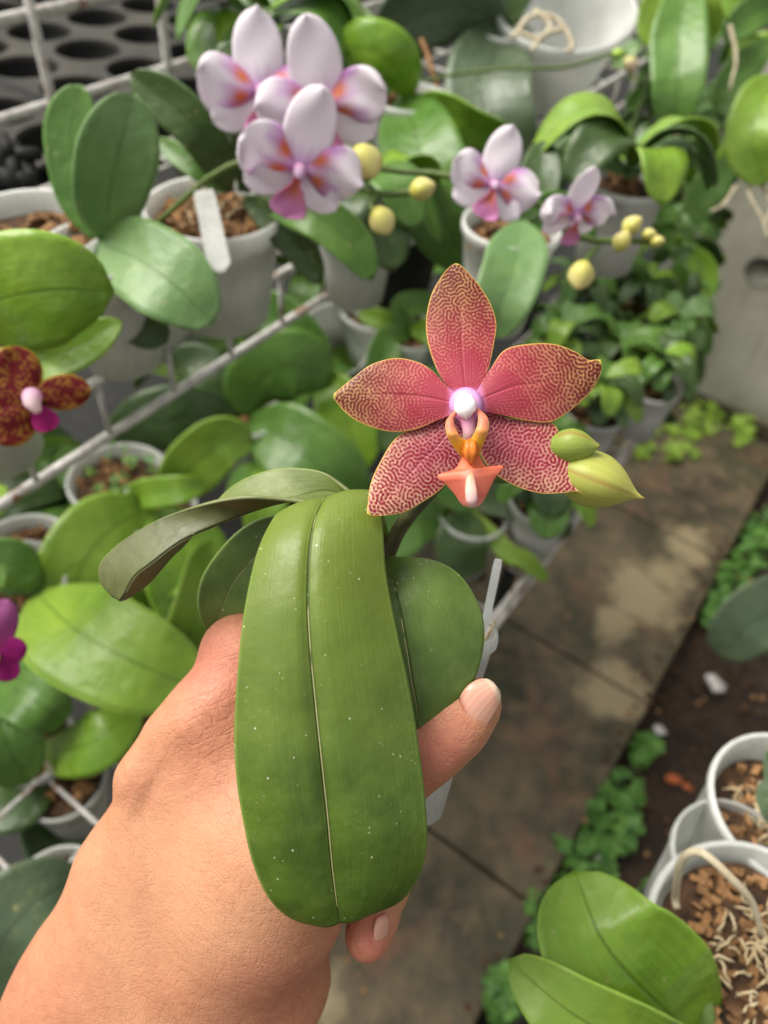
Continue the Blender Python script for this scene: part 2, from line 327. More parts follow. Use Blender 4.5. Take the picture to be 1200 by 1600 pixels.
def tube(parent, pts, r, mat, name='stem', n=20, k=8):
    mb = MB(); mb.tube(spline(pts, n), np.interp(np.linspace(0, 1, n), np.linspace(0, 1, len(np.atleast_1d(r))), np.atleast_1d(r)), k); return mb.build(name, mat, parent)
def medium(parent, c, r, ax, n=60, moss=0, mat=None, chip=.009):
    a = np.asarray(ax, float); e1 = _n(np.cross(a, (0.3, 1, .2))); e2 = np.cross(a, e1); mb = MB()
    V = [c + e1 * r * .97 * math.cos(t) * q + e2 * r * .97 * math.sin(t) * q + a * random.uniform(-.002, .003) for q in (.0001, .35, .7, 1) for t in np.linspace(0, 2 * math.pi, 25)[:-1]]
    mb.add(V, [(i * 24 + j, i * 24 + (j + 1) % 24, (i + 1) * 24 + (j + 1) % 24, (i + 1) * 24 + j) for i in range(3) for j in range(24)])
    o = mb.build('potting_medium', mat or M_bark, parent)
    for nm, cnt, mt in (('bark_chips', n, M_chip), ('moss_strands', moss, M_sph)):
        if not cnt: continue
        b2 = MB()
        for _ in range(cnt):
            q = r * .9 * math.sqrt(random.random()) * (.6 if nm == 'moss_strands' else 1); t = random.uniform(0, 6.28); p = c + e1 * q * math.cos(t) + e2 * q * math.sin(t) + a * random.uniform(0, .005)
            if nm == 'bark_chips':
                x = Matrix.Rotation(random.uniform(0, 6.28), 3, Vector((random.random(), random.random(), random.random() + .1)).normalized()); sz = np.array([random.uniform(.5, 1.1), random.uniform(.35, .7), random.uniform(.2, .45)]) * chip
                vs = [np.array(x @ Vector((sx * sz[0] * random.uniform(.6, 1), sy * sz[1] * random.uniform(.6, 1), sz_ * sz[2] * random.uniform(.7, 1)))) + p for sx in (-1, 1) for sy in (-1, 1) for sz_ in (-1, 1)]
                b2.add(vs, [(0, 1, 3, 2), (4, 6, 7, 5), (0, 4, 5, 1), (2, 3, 7, 6), (0, 2, 6, 4), (1, 5, 7, 3)])
            else:
                pts = [p]; d = _n(rng.normal(size=3) + a * .6)
                for _k in range(7): d = _n(d + rng.normal(size=3) * .5 + a * .05); pts.append(pts[-1] + d * chip * .6)
                b2.tube(pts, [.0004, .0007, .0009, .0007, .0008, .0006, .0005, .0002], 5)
        b2.build(nm, mt, o, smooth=nm != 'bark_chips')
    return o
def pot(parent, c, r, h, ax=(0, 0, 1), mat=None, taper=.72, fill=.85, n=50, moss=0, name='pot', chip=.009, med=True, rim=.0035):
    """c = centre of the rim"""
    a = _n(ax); c = np.asarray(c, float); e1 = _n(np.cross(a, (0.3, 1, .2))); e2 = np.cross(a, e1); k = 40
    prof = [(r * 1.0, 0), (r * 1.045, .0008), (r * 1.06, -.002), (r * 1.055, -rim * 2), (r * 1.0, -rim * 2.4), (r * (1 - (1 - taper) * .5), -h * .5), (r * taper, -h), (r * taper * .9, -h * 1.01), (.0005, -h * 1.005),
            (.0005, -h * .99), (r * taper * .94, -h * .98), (r * (1 - (1 - taper) * .5) * .97, -h * .5), (r * .965, -rim * 2), (r * 1.0, 0)]
    V = [c + (e1 * math.cos(2 * math.pi * j / k) + e2 * math.sin(2 * math.pi * j / k)) * q + a * z for q, z in prof for j in range(k)]
    F = [(i * k + j, i * k + (j + 1) % k, (i + 1) * k + (j + 1) % k, (i + 1) * k + j) for i in range(len(prof) - 1) for j in range(k)]
    o = link(name, V, F, mat or M_pot, parent)
    if med: medium(parent, c - a * h * (1 - fill), r * (.96 - (1 - taper) * (1 - fill)), a, n, moss, chip=chip)
    return o
# ---------------------------------------------------------------- the setting
def structure(o): o['kind'] = 'structure'; return o
mb = MB(); n = 60
xs = np.concatenate([np.linspace(-30, -2, 8), np.linspace(-1.9, 1.9, 90), np.linspace(2, 30, 8)]); ys = np.concatenate([np.linspace(-20, -1, 6), np.linspace(-.9, 3.4, 100), np.linspace(3.6, 30, 8)])
V = [(x, y, -.01 + (.012 * math.sin(13 * x + 4 * math.sin(9 * y)) * math.sin(17 * y + 2 * x) + random.uniform(-.003, .003) if abs(x) < 2 and y < 3.4 else 0)) for x in xs for y in ys]
structure(link('ground', V, grid_faces(len(xs), len(ys), True), M_soil))
SH = MB(); xs2 = np.linspace(-4, -.30, 40); ys2 = np.linspace(-2, 6, 60)
structure(link('shade_sheet', [(x, y, .012 + .012 * math.sin(9 * x + 3 * y) * math.sin(7 * y) + random.uniform(0, .004) - (.02 if x > -.34 else 0)) for x in xs2 for y in ys2], grid_faces(40, 60, True), M_black))  # added black sheet, stands in for the deep shade beneath the benches
SZ = .04; x1 = .055
ys_j = [-.55, -.03, .54, 1.035, 1.53, 2.05]
par = structure(bpy.data.objects.new('path', None)); COL.objects.link(par)
for i in range(len(ys_j) - 1):
    y0, y1 = ys_j[i] + .003, ys_j[i + 1] - .003; m = MB(); N = 14
    bx = [(-.62, y0), (x1 + random.uniform(-.004, .004), y0), (x1 + random.uniform(-.004, .004), y1), (-.62, y1)]
    b_ = .004
    top = [(-.62 + b_, y0 + b_, SZ), (bx[1][0] - b_, y0 + b_, SZ), (bx[2][0] - b_, y1 - b_, SZ), (-.62 + b_, y1 - b_, SZ)]; mid = [(x, y, SZ - b_) for x, y in bx]; lo = [(x, y, -.03) for x, y in bx]
    V = top + mid + lo; F = [(0, 1, 2, 3)] + [(4 + j, 4 + (j + 1) % 4, (j + 1) % 4, j) for j in range(4)] + [(8 + j, 8 + (j + 1) % 4, 4 + (j + 1) % 4, 4 + j) for j in range(4)]
    o = link('paving_slab', V, F, M_slab, par, smooth=False)
WY = 2.16
mb = MB(); mb.box((-.42, WY, -.05), (3.2, WY + .14, 2.6)); o = mb.build('plaster_wall', M_wall, smooth=False); tag(o, 'weathered beige plaster wall standing at the far end of the path', 'wall')
mb = MB(); mb.box((-.55, WY - .025, -.03), (3.2, WY - .002, .035)); o2 = mb.build('wall_footing', M_slab, o, smooth=False)
c = np.array(CAMO + ray(1190, 425) * ((WY - .002) / ray(1190, 425)[1])); mb = MB()
th = np.linspace(0, 2 * math.pi, 25)[:-1]; mb.add([(c[0] + .045 * math.cos(t), WY - .003, c[2] + .04 * math.sin(t)) for t in th] + [(c[0] + .045 * math.cos(t), WY + .001, c[2] + .04 * math.sin(t)) for t in th], [tuple(range(24))] + [(j, (j + 1) % 24, 24 + (j + 1) % 24, 24 + j) for j in range(24)])
mb.build('wall_hole_disc', simple('wall_hole_dark', lin((84, 86, 74)), lin((112, 112, 98)), 30, .8), o)  # flat disc, its dark colour stands in for a hole in the wall
# racks
TA, TB, TC = 1.05, .70, 1.12; XA, XB, XC = -.462, -.165, -.815; TC = .93
Y0, Y1 = -.5, 2.1
def rack(name, label, xf, xb, z, lip, step, y0=Y0, y1=Y1, legs=True, mat=None, r=.0024, up=0, cross=.085, front=.0045):
    t = thing(name, label, 'rack', ((xf + xb) / 2, (y0 + y1) / 2, z)); m = mat or M_wire
    mb = MB()
    for x in np.arange(xf - cross, xb, -cross): mb.tube([(x, y0, z), (x, y1, z)], r, 6)
    for y in np.arange(y0, y1, step): mb.tube([(xf, y, z - r * 1.6), (xb, y, z - r * 1.6)], r, 6)
    mb.build('shelf_mesh', m, t)
    mb = MB(); mb.tube([(xf, y0, z), (xf, y1, z)], front, 8); mb.tube([(xf, y0, z - lip), (xf, y1, z - lip)], front, 8)
    for y in np.arange(y0 + step / 2, y1, step): mb.tube([(xf + .001, y, z), (xf + .001, y, z - lip)], r * 1.15, 6)
    mb.build('front_lip', m, t)
    if up:
        mb = MB()
        for q in (1.023, 1.11, 1.197, 1.284): mb.tube([(xf, y0, q), (xf, y1, q)], .0058, 8)
        for y in np.arange(.535 - .17 * 6, y1, .17): mb.tube([(xf + .008, y, z), (xf + .008, y, 1.29)], .0052, 8)
        mb.build('guard_mesh', m, t)
    if legs:
        for (x, y) in ((xf - .12, y0 + .1), (xf - .12, y1 - .25), (xb + .02, y0 + .1), (xb + .02, y1 - .1)):
            mb = MB(); mb.box((x - .012, y - .012, 0), (x + .012, y + .012, z - .01)); mb.build('leg', M_black, t, smooth=False)
    return t
rack('wire_rack', 'white wire shelf with rusty double front rail, upper left behind the white flowers', XA, XC + .02, TA, .057, .075)
rack('wire_rack', 'low white wire shelf beside the paving under the crowded green orchids', XB, XA + .04, TB, .035, .075, y1=1.2)
rack('wire_rack', 'top wire shelf with tall rusty guard grid in the upper left corner', XC, -1.6, TC, .03, .1, up=.39, mat=None)
# black propagation trays with round cells behind the guard grid
def tray(cx, cy, z, rot, label):
    t = thing('cell_tray', label, 'tray', (cx, cy, z), 'black trays with round cells'); mb = MB(); cups = MB(); p = .116; ca, sa = math.cos(rot), math.sin(rot)
    def X(x, y, zz): return (cx + ca * x - sa * y, cy + sa * x + ca * y, zz)
    for i in range(5):
        for j in range(4):
            ox, oy = (i - 2) * p, (j - 1.5) * p; k = 32; R = .05; h = p / 2; vs = []
            for q in range(k):
                a = 2 * math.pi * q / k; cxq, syq = math.cos(a), math.sin(a); mx = max(abs(cxq), abs(syq)); vs.append(X(ox + h * cxq / mx, oy + h * syq / mx, z))
            for q in range(k): a = 2 * math.pi * q / k; vs.append(X(ox + R * math.cos(a), oy + R * math.sin(a), z))
            for q in range(k): a = 2 * math.pi * q / k; vs.append(X(ox + R * .98 * math.cos(a), oy + R * .98 * math.sin(a), z - .006))
            mb.add(vs, [(r_ * k + q, r_ * k + (q + 1) % k, (r_ + 1) * k + (q + 1) % k, (r_ + 1) * k + q) for r_ in range(2) for q in range(k)])
            cups.add([X(ox + R * .98 * f * math.cos(2 * math.pi * q / k), oy + R * .98 * f * math.sin(2 * math.pi * q / k), zz) for f, zz in ((1, z - .006), (.8, z - .07), (.01, z - .07)) for q in range(k)],
                     [(r_ * k + q, r_ * k + (q + 1) % k, (r_ + 1) * k + (q + 1) % k, (r_ + 1) * k + q) for r_ in range(2) for q in range(k)])
    solid(mb.build('tray_plate', M_tray, t, smooth=False), .0015); cups.build('cells', M_black, t)
    mb = MB()
    for x0, y0, xx, yy in ((-2.5 * p, -2 * p, 2.5 * p, -2 * p), (2.5 * p, -2 * p, 2.5 * p, 2 * p), (2.5 * p, 2 * p, -2.5 * p, 2 * p), (-2.5 * p, 2 * p, -2.5 * p, -2 * p)): mb.tube([X(x0, y0, z), X(xx, yy, z)], .004, 6)
    mb.build('tray_rim', M_black, t); return t
for i_, (cx_, cy_, lb_) in enumerate(((-1.075, .36, 'black tray of large round cells leftmost behind the guard grid'), (-1.075, .95, 'black tray of round cells behind the guard grid above the upright twin leaves'), (-1.075, 1.54, 'dusty black tray of round cells in the shade behind the white blooms'), (-1.56, .62, 'black tray in the second row behind the guard grid at the left'), (-1.56, 1.22, 'black tray in the second row behind the guard grid in deep shade'))): tray(cx_, cy_, 1.035, math.pi / 2, lb_)
# ---------------------------------------------------------------- potted plants
def plant(label, base, tier, leaves, potk=None, name='potted_orchid', group=None, hp=.1):
    bx, by = base; zb = tier + hp + .005 if tier is not None else None
    d0 = dz(bx, by, zb); p = W(bx, by, d0)
    t = thing(name, label, 'orchid', (p[0], p[1], tier + .003), group)
    k = dict(r=.042, h=hp, mat=M_pot); k.update(potk or {})
    off = k.pop('off', (0, 0))
    pot(t, p + np.array([off[0], off[1], 0]), **k)
    for lf in leaves:
        pts, hw, mt = lf[:3]; kw = lf[3] if len(lf) > 3 else {}
        leafpx(t, pts, hw, mt, d0, **kw)
    t['_d0'] = d0; d = d0; del t['_d0']; return t, d0
G1 = 'potted orchids on the wire shelves'
P1, d1 = plant('orchid with two upright sage leaves and one broad sage leaf drooping over the rail', (158, 385), TA, [
    ([(150, 372, .0), (122, 290, -.01), (112, 200, -.02), (128, 132, -.03)], 44, 'mid', dict(roll=25, fold=.1)),
    ([(166, 376, .0), (172, 300, -.03), (190, 220, -.05), (210, 146, -.06)], 60, 'sage', dict(fold=.16, roll=-6)),
    ([(150, 378, .0), (215, 405, -.03), (278, 450, -.04), (334, 506, -.03)], 66, 'sage', dict(fold=.12, roll=8)),
    ([(165, 430, .02), (205, 490, .02), (262, 535, .03)], 38, 'dark', dict(roll=-20))], group=G1)
P2, d2 = plant('orchid with a wide glossy yellow green leaf reaching in from the left edge', (-90, 520), TA, [
    ([(-90, 500, 0), (0, 468, -.05), (90, 452, -.06), (178, 455, -.045)], 92, 'bright', dict(fold=.1, curl=.22, wav=.01, roll=-10)),
    ([(-60, 590, 0), (60, 565, -.02), (130, 540, -.02), (190, 500, -.02)], 36, 'yellow', dict(roll=20)),
    ([(-90, 500, 0), (-160, 420, 0), (-220, 400, 0)], 70, 'bright')], potk=dict(r=.05, mat=M_potgrey), group=G1)
P3, d3 = plant('white flowering orchid in a milky pot of bark with dark arching leaves', (335, 322), TA, [
    ([(360, 300, 0), (320, 215, -.04), (265, 160, -.05), (203, 118, -.05)], 36, 'dark', dict(fold=.2, roll=15)),
    ([(350, 300, 0), (305, 262, -.01), (245, 218, 0)], 17, 'mid'),
    ([(380, 300, 0), (395, 210, -.02), (370, 110, 0), (340, 70, 0)], 46, 'dark', dict(roll=-20)),
    ([(400, 310, 0), (480, 330, -.03), (545, 375, -.03), (583, 438, -.02)], 34, 'mid', dict(fold=.25)),
    ([(380, 310, 0), (430, 345, -.01), (475, 395, 0), (500, 445, .01)], 28, 'dark', dict(roll=-15))], potk=dict(r=.054, moss=15, n=110), group=G1)
# plant name tag standing in that pot
def stake(label, pts, wpx, mat=M_tag, lines=True, th=.0008, d=None):
    A = W(*pts[0]); B = W(*pts[1]); t = _n(B - A); s = _n(np.cross(t, CAMO - A)); nn = np.cross(s, t); hw = wpx / 2 * pts[0][2] / FPX; mb = MB(); Ln = np.linalg.norm(B - A)
    pr = [(0, .25), (.08, 1), (.92, 1), (1, .85)]; V = [A + t * Ln * f + s * hw * q * sg + nn * z for z in (-th, th) for f, q in pr for sg in (-1, 1)]
    F = []
    for i in range(3): a = i * 2; F += [(a, a + 1, a + 3, a + 2), (8 + a, 8 + a + 2, 8 + a + 3, 8 + a + 1), (a, a + 2, a + 10, a + 8), (a + 1, a + 9, a + 11, a + 3)]
    F += [(0, 8, 9, 1), (6, 7, 15, 14)]; mb.add(V, F); o = mb.build('plant_label', mat, smooth=False); tag(o, label, 'plant label')
    if lines:
        mb = MB()
        for f in (.78, .84, .9):
            q = A + t * Ln * f + nn * (th + .0004); mb.add([q - s * hw * .6 - t * .0006, q + s * hw * .6 - t * .0006, q + s * hw * .6 + t * .0006, q - s * hw * .6 + t * .0006], [(0, 1, 2, 3)])
        mb.build('faded_print', simple('faded_ink', lin((150, 152, 150)), lin((176, 178, 176)), 90), o)
    return o
stake('milky white label stake stuck in the bark pot left of the white flowers', ((345, 425, d3 - .085), (318, 298, d3 - .035)), 36, mat=M_clear)
P4, d4 = plant('orchid with a long hanging bright leaf and a curled glossy leaf beside the white cluster', (640, 150), TA, [
    ([(632, 150, 0), (655, 230, -.06), (690, 330, -.06), (735, 425, -.02)], 62, 'mid', dict(fold=.2)),
    ([(640, 155, 0), (620, 105, -.04), (580, 78, -.05), (525, 72, -.03)], 42, 'bright', dict(fold=.1, curl=.4, roll=10)),
    ([(650, 160, 0), (700, 175, -.04), (745, 200, -.04), (800, 215, -.02)], 30, 'bright', dict(fold=.3, roll=-25)),
    ([(620, 150, .02), (565, 70, .03), (520, 20, .04), (480, -40, .04)], 40, 'mid', dict(roll=10)),
    ([(630, 165, .04), (600, 240, .05), (600, 330, .06)], 42, 'grey')], group=G1)
P5, d5 = plant('orchid with broad dull grey green leaves below the empty white pot', (788, 45), TA, [
    ([(790, 40, 0), (765, 110, -.05), (775, 200, -.06), (815, 290, -.03)], 66, 'grey', dict(fold=.2, roll=-8)),
    ([(790, 40, 0), (720, 10, -.05), (650, 25, -.05), (585, 75, -.03)], 52, 'grey', dict(fold=.12, roll=15)),
    ([(800, 40, 0), (780, -40, -.02), (740, -110, 0)], 60, 'dark')], group=G1)
P5b, d5b = plant('orchid with one grey green leaf hanging just above the spotted flower', (800, 350), TA - .02, [
    ([(812, 345, 0), (805, 410, -.04), (785, 470, -.05), (765, 530, -.03)], 48, 'sage', dict(fold=.2)),
    ([(800, 350, 0), (870, 330, .02), (930, 370, .03)], 30, 'mid'), ([(800, 350, 0), (840, 290, .02), (850, 220, .03)], 34, 'dark')], group=G1)
# tilted empty white pot with roots, top right
t5 = thing('empty_pot', 'large tilted milky pot with loose roots inside near the top edge', 'pot', W(880, 60, 1.02))
pot(t5, W(885, 10, 1.0), .088, .125, ax=_n(np.array([.12, -.3, 1.0])), mat=M_potgrey, taper=.52, med=False, rim=.006)
for pts in ([(800, 60), (830, 25), (870, 30), (895, 70), (885, 80)], [(810, 50), (840, 60), (860, 40), (835, 15)], [(830, 80), (850, 55), (880, 45)]):
    tube(t5, [W(x, y, .93) for x, y in pts], .003, M_root, 'root')
# black pot in the shade
tb = thing('black_pot', 'black nursery pot in the shade behind the spotted flower', 'pot', WZ(630, 430, TB)); pc = W(630, 345, .98); pot(tb, pc, .055, .12, mat=M_black, n=30)
# middle group on the low shelf
P6, d6 = plant('orchid with a whorl of rounded mid green leaves left of the spotted flower', (385, 645), TB, [
    ([(378, 650, 0), (400, 600, -.03), (455, 570, -.05), (520, 590, -.03)], 56, 'mid', dict(fold=.08, curl=.15, roll=-12)),
    ([(375, 650, 0), (310, 650, -.04), (240, 660, -.05), (175, 690, -.03)], 50, 'dark', dict(fold=.1, curl=.2, roll=12)),
    ([(370, 640, .01), (330, 590, 0), (295, 570, .01), (270, 575, .02)], 38, 'dark', dict(roll=-10)),
    ([(390, 655, 0), (450, 690, -.04), (510, 740, -.05), (560, 800, -.02)], 62, 'mid', dict(fold=.15)),
    ([(420, 600, .03), (480, 560, .0), (440, 500, -.01), (392, 470, 0)], 40, 'mid', dict(roll=12)),
    ([(500, 590, .02), (525, 620, 0), (550, 680, 0), (560, 740, .01)], 42, 'bright', dict(fold=.2))], group=G1)
P7, d7 = plant('orchid with four large yellow green leaves above the wrist', (245, 790), TB, [
    ([(240, 790, 0), (170, 830, -.05), (122, 900, -.07), (125, 985, -.05)], 66, 'yellow', dict(fold=.1, curl=.1)),
    ([(250, 790, 0), (310, 720, -.03), (350, 690, -.04), (398, 690, -.03)], 46, 'yellow', dict(fold=.15, roll=-10)),
    ([(250, 795, 0), (285, 860, -.02), (300, 920, -.02), (330, 980, .0)], 70, 'bright', dict(fold=.1, roll=15)),
    ([(250, 785, 0), (215, 775, -.02), (280, 765, -.04), (320, 760, -.03)], 24, 'bright')], group=G1)
P7b, d7b = plant('orchid with a very wide wavy pale green leaf behind the thumb side of the hand', (150, 1000), TB, [
    ([(60, 930, 0.0), (120, 985, -.08), (210, 1035, -.10), (322, 1080, -.08)], 82, 'yellow', dict(fold=.08, wav=.09, peak=.52)),
    ([(330, 850, .0), (320, 920, -.06), (300, 980, -.07), (270, 1060, -.04)], 48, 'yellow', dict(roll=30)),
    ([(60, 905, .0), (10, 880, -.02), (-40, 900, -.02)], 40, 'mid')], group=G1)
P8, d8 = plant('orchid with a curled leaf over a white pot at the left edge', (20, 905), TB, [
    ([(-60, 860, 0), (-10, 880, -.04), (40, 905, -.05), (66, 930, -.03)], 36, 'mid', dict(curl=.6)),
    ([(-30, 760, 0), (-10, 790, -.02), (6, 800, -.02)], 30, 'yellow')], potk=dict(r=.05), group=G1)
P9, d9 = plant('orchid with stubby bright leaves at the left edge beside the magenta bloom', (45, 1160), TB - .1, [
    ([(60, 1170, 0), (110, 1170, -.03), (160, 1150, -.04), (218, 1100, -.02)], 46, 'bright', dict(fold=.1, curl=.3, roll=12)),
    ([(40, 1160, 0), (60, 1120, -.05), (70, 1090, -.06), (100, 1080, -.05)], 0, 'mid') if 0 else
    ([(-10, 1060, 0), (30, 1080, -.05), (70, 1105, -.06), (102, 1130, -.04)], 44, 'mid', dict(fold=.2)),
    ([(-30, 1070, 0), (0, 1120, -.05), (15, 1170, -.06), (45, 1225, -.04)], 52, 'mid', dict(fold=.15)),
    ([(-40, 1240, 0), (10, 1255, -.02), (45, 1235, -.02), (80, 1215, 0)], 45, 'dark'),
    ([(60, 1170, .05), (90, 1270, .06), (130, 1330, .07), (190, 1360, .08)], 70, 'dark', dict(roll=20))], group=G1)
tube(P9, [W(52, 1150, d9 - .04), W(60, 1180, d9 - .03), W(75, 1195, d9 - .03), W(88, 1212, d9 - .02)], [.0035, .003, .002], M_root, 'root')
P10, d10 = plant('orchid with a dull dark leaf beside the forearm in the lower left', (90, 1400), TB - .1, [
    ([(130, 1370, 0), (70, 1400, -.03), (10, 1460, -.04), (-40, 1560, -.02)], 78, 'grey', dict(fold=.1)),
    ([(120, 1380, 0), (150, 1440, .0), (140, 1500, .0), (100, 1560, 0)], 50, 'grey', dict(roll=20))], group=G1)
# loose pots on the low shelf seen between leaves
def lone(label, px, py, zr, r, h, mat=M_pot, name='plastic_pot', weeds=0, **kw):
    p = WZ(px, py, zr); t = thing(name, label, 'pot', (p[0], p[1], zr - h), 'pots on the wire shelves'); pot(t, p, r, h, mat=mat, **kw)
    if weeds:
        mb = MB()
        for _ in range(weeds):
            q = p + np.array([random.uniform(-r, r) * .7, random.uniform(-r, r) * .7, random.uniform(.0, .02)]); clover(mb, q, .007)
        mb.build('weed_sprout', M_weed, t)
    return t
def clover(mb, q, s, n=3):
    up = _n(np.array([rng.normal() * .3, rng.normal() * .3, 1])); a0 = random.uniform(0, 6.28); e1 = _n(np.cross(up, (1, .1, 0))); e2 = np.cross(up, e1)
    for k in range(n):
        a = a0 + k * 2 * math.pi / n; d = e1 * math.cos(a) + e2 * math.sin(a); pr = np.cross(up, d)
        mb.add([q, q + d * s * .5 + pr * s * .45 + up * s * .1, q + d * s + pr * s * .3, q + d * s * .9, q + d * s - pr * s * .3, q + d * s * .5 - pr * s * .45 + up * s * .1], [(0, 1, 2, 3), (0, 3, 4, 5)])
lone('milky pot of damp soil and seedlings above the yellow green orchid', 185, 745, TB + .10, .056, .1, weeds=22)
lone('white pot with embossed base below the curled leaf at the left edge', 35, 860, TB + .1, .05, .1)
lone('grey white pot at the left edge just above the magenta bloom', 20, 985, TB + .06, .045, .1, M_potgrey)
lone('round white upturned pot beside the wrist', 95, 1215, TB - .02, .042, .09, M_potgrey, fill=.97)
lone('pale pot half hidden behind the knuckle', 215, 1140, TB - .02, .04, .09, M_potgrey)
lone('milky pot with seedlings left of the spotted flower top', 600, 478, TB + .15, .062, .11, weeds=6)
lone('tilted translucent pot lying under the rail left of the spotted flower', 525, 530, TB + .13, .05, .1, M_potgrey, ax=(.4, -.5, .8), med=False)
lone('broad clipped white pot beside the black clip in the left', 45, 350, TA + .11, .055, .1)
lone('white pot behind the stem of the upright twin leaves', 215, 365, TA + .09, .04, .09)
# black clip on the left pot
mb = MB(); 
for a, b_, r_ in (((0, 240), (60, 240), .006), ((20, 225), (25, 290), .007), ((45, 240), (55, 340), .005), ((0, 275), (50, 285), .008), ((5, 215), (15, 240), .006)): mb.tube([W(*a, .68), W(*b_, .67)], r_, 8)
o = mb.build('pot_clip', M_black); tag(o, 'black plastic clip gripping the white pot at the left edge', 'clip')
P11, d11 = plant('small seedling orchid with narrow bright leaves left of the spotted flower', (640, 520), TB + .06, [
    ([(640, 520, 0), (610, 530, -.02), (595, 580, -.02), (600, 620, 0)], 26, 'mid'), ([(640, 515, 0), (680, 520, -.02), (720, 560, 0)], 24, 'bright'),
    ([(640, 515, 0), (630, 480, -.02), (690, 470, -.02)], 20, 'mid'), ([(640, 515, 0), (600, 500, -.01), (560, 490, 0)], 16, 'bright')], potk=dict(r=.035), group=G1)
P12, d12 = plant('orchid with low dark leaves below the spotted flower', (740, 800), TB - .05, [
    ([(700, 810, 0), (650, 815, -.03), (610, 840, -.03), (560, 850, 0)], 40, 'mid'),
    ([(740, 790, 0), (800, 780, -.02), (850, 800, -.02), (885, 840, 0)], 34, 'dark'),
    ([(740, 800, 0), (790, 860, -.02), (820, 875, -.02), (856, 908, 0)], 15, 'yellow'),
    ([(740, 800, 0), (720, 850, -.02), (740, 900, 0)], 40, 'dark'), ([(740, 800, 0), (700, 740, 0), (690, 690, .02)], 40, 'mid')], group=G1)
# world-space plants that fill the shelves behind
def auto(label, x, y, z, n=6, ln=.14, hw=.022, mats=('mid', 'dark'), droop=1.0, r=.04, mat=M_pot, group='smaller orchids crowding the far shelf', seed=0, lift=.5):
    t = thing('potted_orchid', label, 'orchid', (x, y, z), group); c = np.array([x, y, z + .09]); pot(t, c, r, .09, mat=mat, n=20)
    a0 = random.uniform(0, 6.28)
    for k in range(n):
        a = a0 + k * (math.pi + .5) + random.uniform(-.4, .4); d = np.array([math.cos(a), math.sin(a), 0]); l = ln * random.uniform(.7, 1.15); up = lift * random.uniform(.6, 1.4); s = c + np.array([0, 0, .004 * k])
        P = [s, s + d * l * .35 + (0, 0, l * up * .55), s + d * l * .7 + (0, 0, l * up * .55), s + d * l + (0, 0, l * (up * .3 - .25 * droop))]
        leaf_w(t, P, hw * random.uniform(.8, 1.2), L[random.choice(mats)], hint=(0, 0, 1), roll=random.uniform(-20, 20), n=16, m=7)
    return t
spots = [  # px, py of the pot rim, shelf, size, word
 (700, 660, TB, .15, 'behind the right petal base'), (840, 700, TB, .12, 'between right petal and bud'), (870, 560, TB, .12, 'above the right petal'),
 (960, 560, TB, .11, 'right of the upper petal tip'), (930, 640, TB, .1, 'just above the green bud'), (1000, 480, TB, .12, 'below the yellow buds'),
 (1050, 520, TB, .1, 'at the path end of the shelf'), (1020, 600, TB, .1, 'on the shelf corner above the clover'), (900, 480, TB, .13, 'under the drooping pale bud'),
 (850, 780, TB, .1, 'below the bud on the shelf edge'), (960, 400, TB, .13, 'under the small yellow buds'), (1060, 400, TB, .13, 'beside the plaster wall'), (980, 280, TA, .14, 'right of the withered bloom'),

 (720, 480, TB, .14, 'behind the top sepal')]
left_spots = [(110, 790, TB - .06, .14, 'below the rail left of the yellow green orchid'), (330, 640, TB - .05, .14, 'under the dark whorl'), (450, 760, TB - .06, .15, 'behind the arching held leaf'), (560, 600, TB - .05, .14, 'beside the left petal of the spotted flower'),
 (240, 960, TB - .08, .14, 'just above the knuckle'), (30, 760, TB - .08, .13, 'at the left edge under the red bloom'), (400, 560, TB - .07, .14, 'in the gap below the long rail'), (500, 430, TB, .14, 'under the rail left of the top sepal'),
 (640, 640, TB - .08, .13, 'behind the heart of the spotted flower'), (420, 60, TA + .05, .13, 'behind the top white petals'), (560, 330, TA - .03, .13, 'behind the round yellow buds')]
for px, py, z, ln, wd in left_spots:
    p = WZ(px, py, z + .09); auto('rounded leaf orchid ' + wd, p[0], p[1], z, n=8, ln=ln * .78, hw=.028, mats=('mid', 'mid', 'bright', 'dark'), group='orchids crowding the low shelf', lift=.35)
for i, (px, py, z, ln, wd) in enumerate(spots):
    p = WZ(px, py, z + .09)
    big = i % 3 == 0
    if z == TB and p[1] > 1.22: print('skip', wd, p) if p[0] > -.42 else None
    if z == TB and p[1] > 1.22 and p[0] > -.42:
        z = .30; p = WZ(px, py, z + .09)
        if p[0] > -.25: continue
    if p[1] > 2.05: p = W(px, py, (2.0) / ray(px, py)[1]); z = p[2] - .09
    auto(('small bushy orchid ' if not big else 'leafy orchid ') + wd, p[0], p[1], z, n=15 if not big else 9, ln=ln * (.55 if not big else .7), hw=.013 if not big else .02, mats=('mid', 'mid', 'bright', 'dark') if i % 2 else ('mid', 'sage', 'dark', 'yellow'), mat=M_pot)
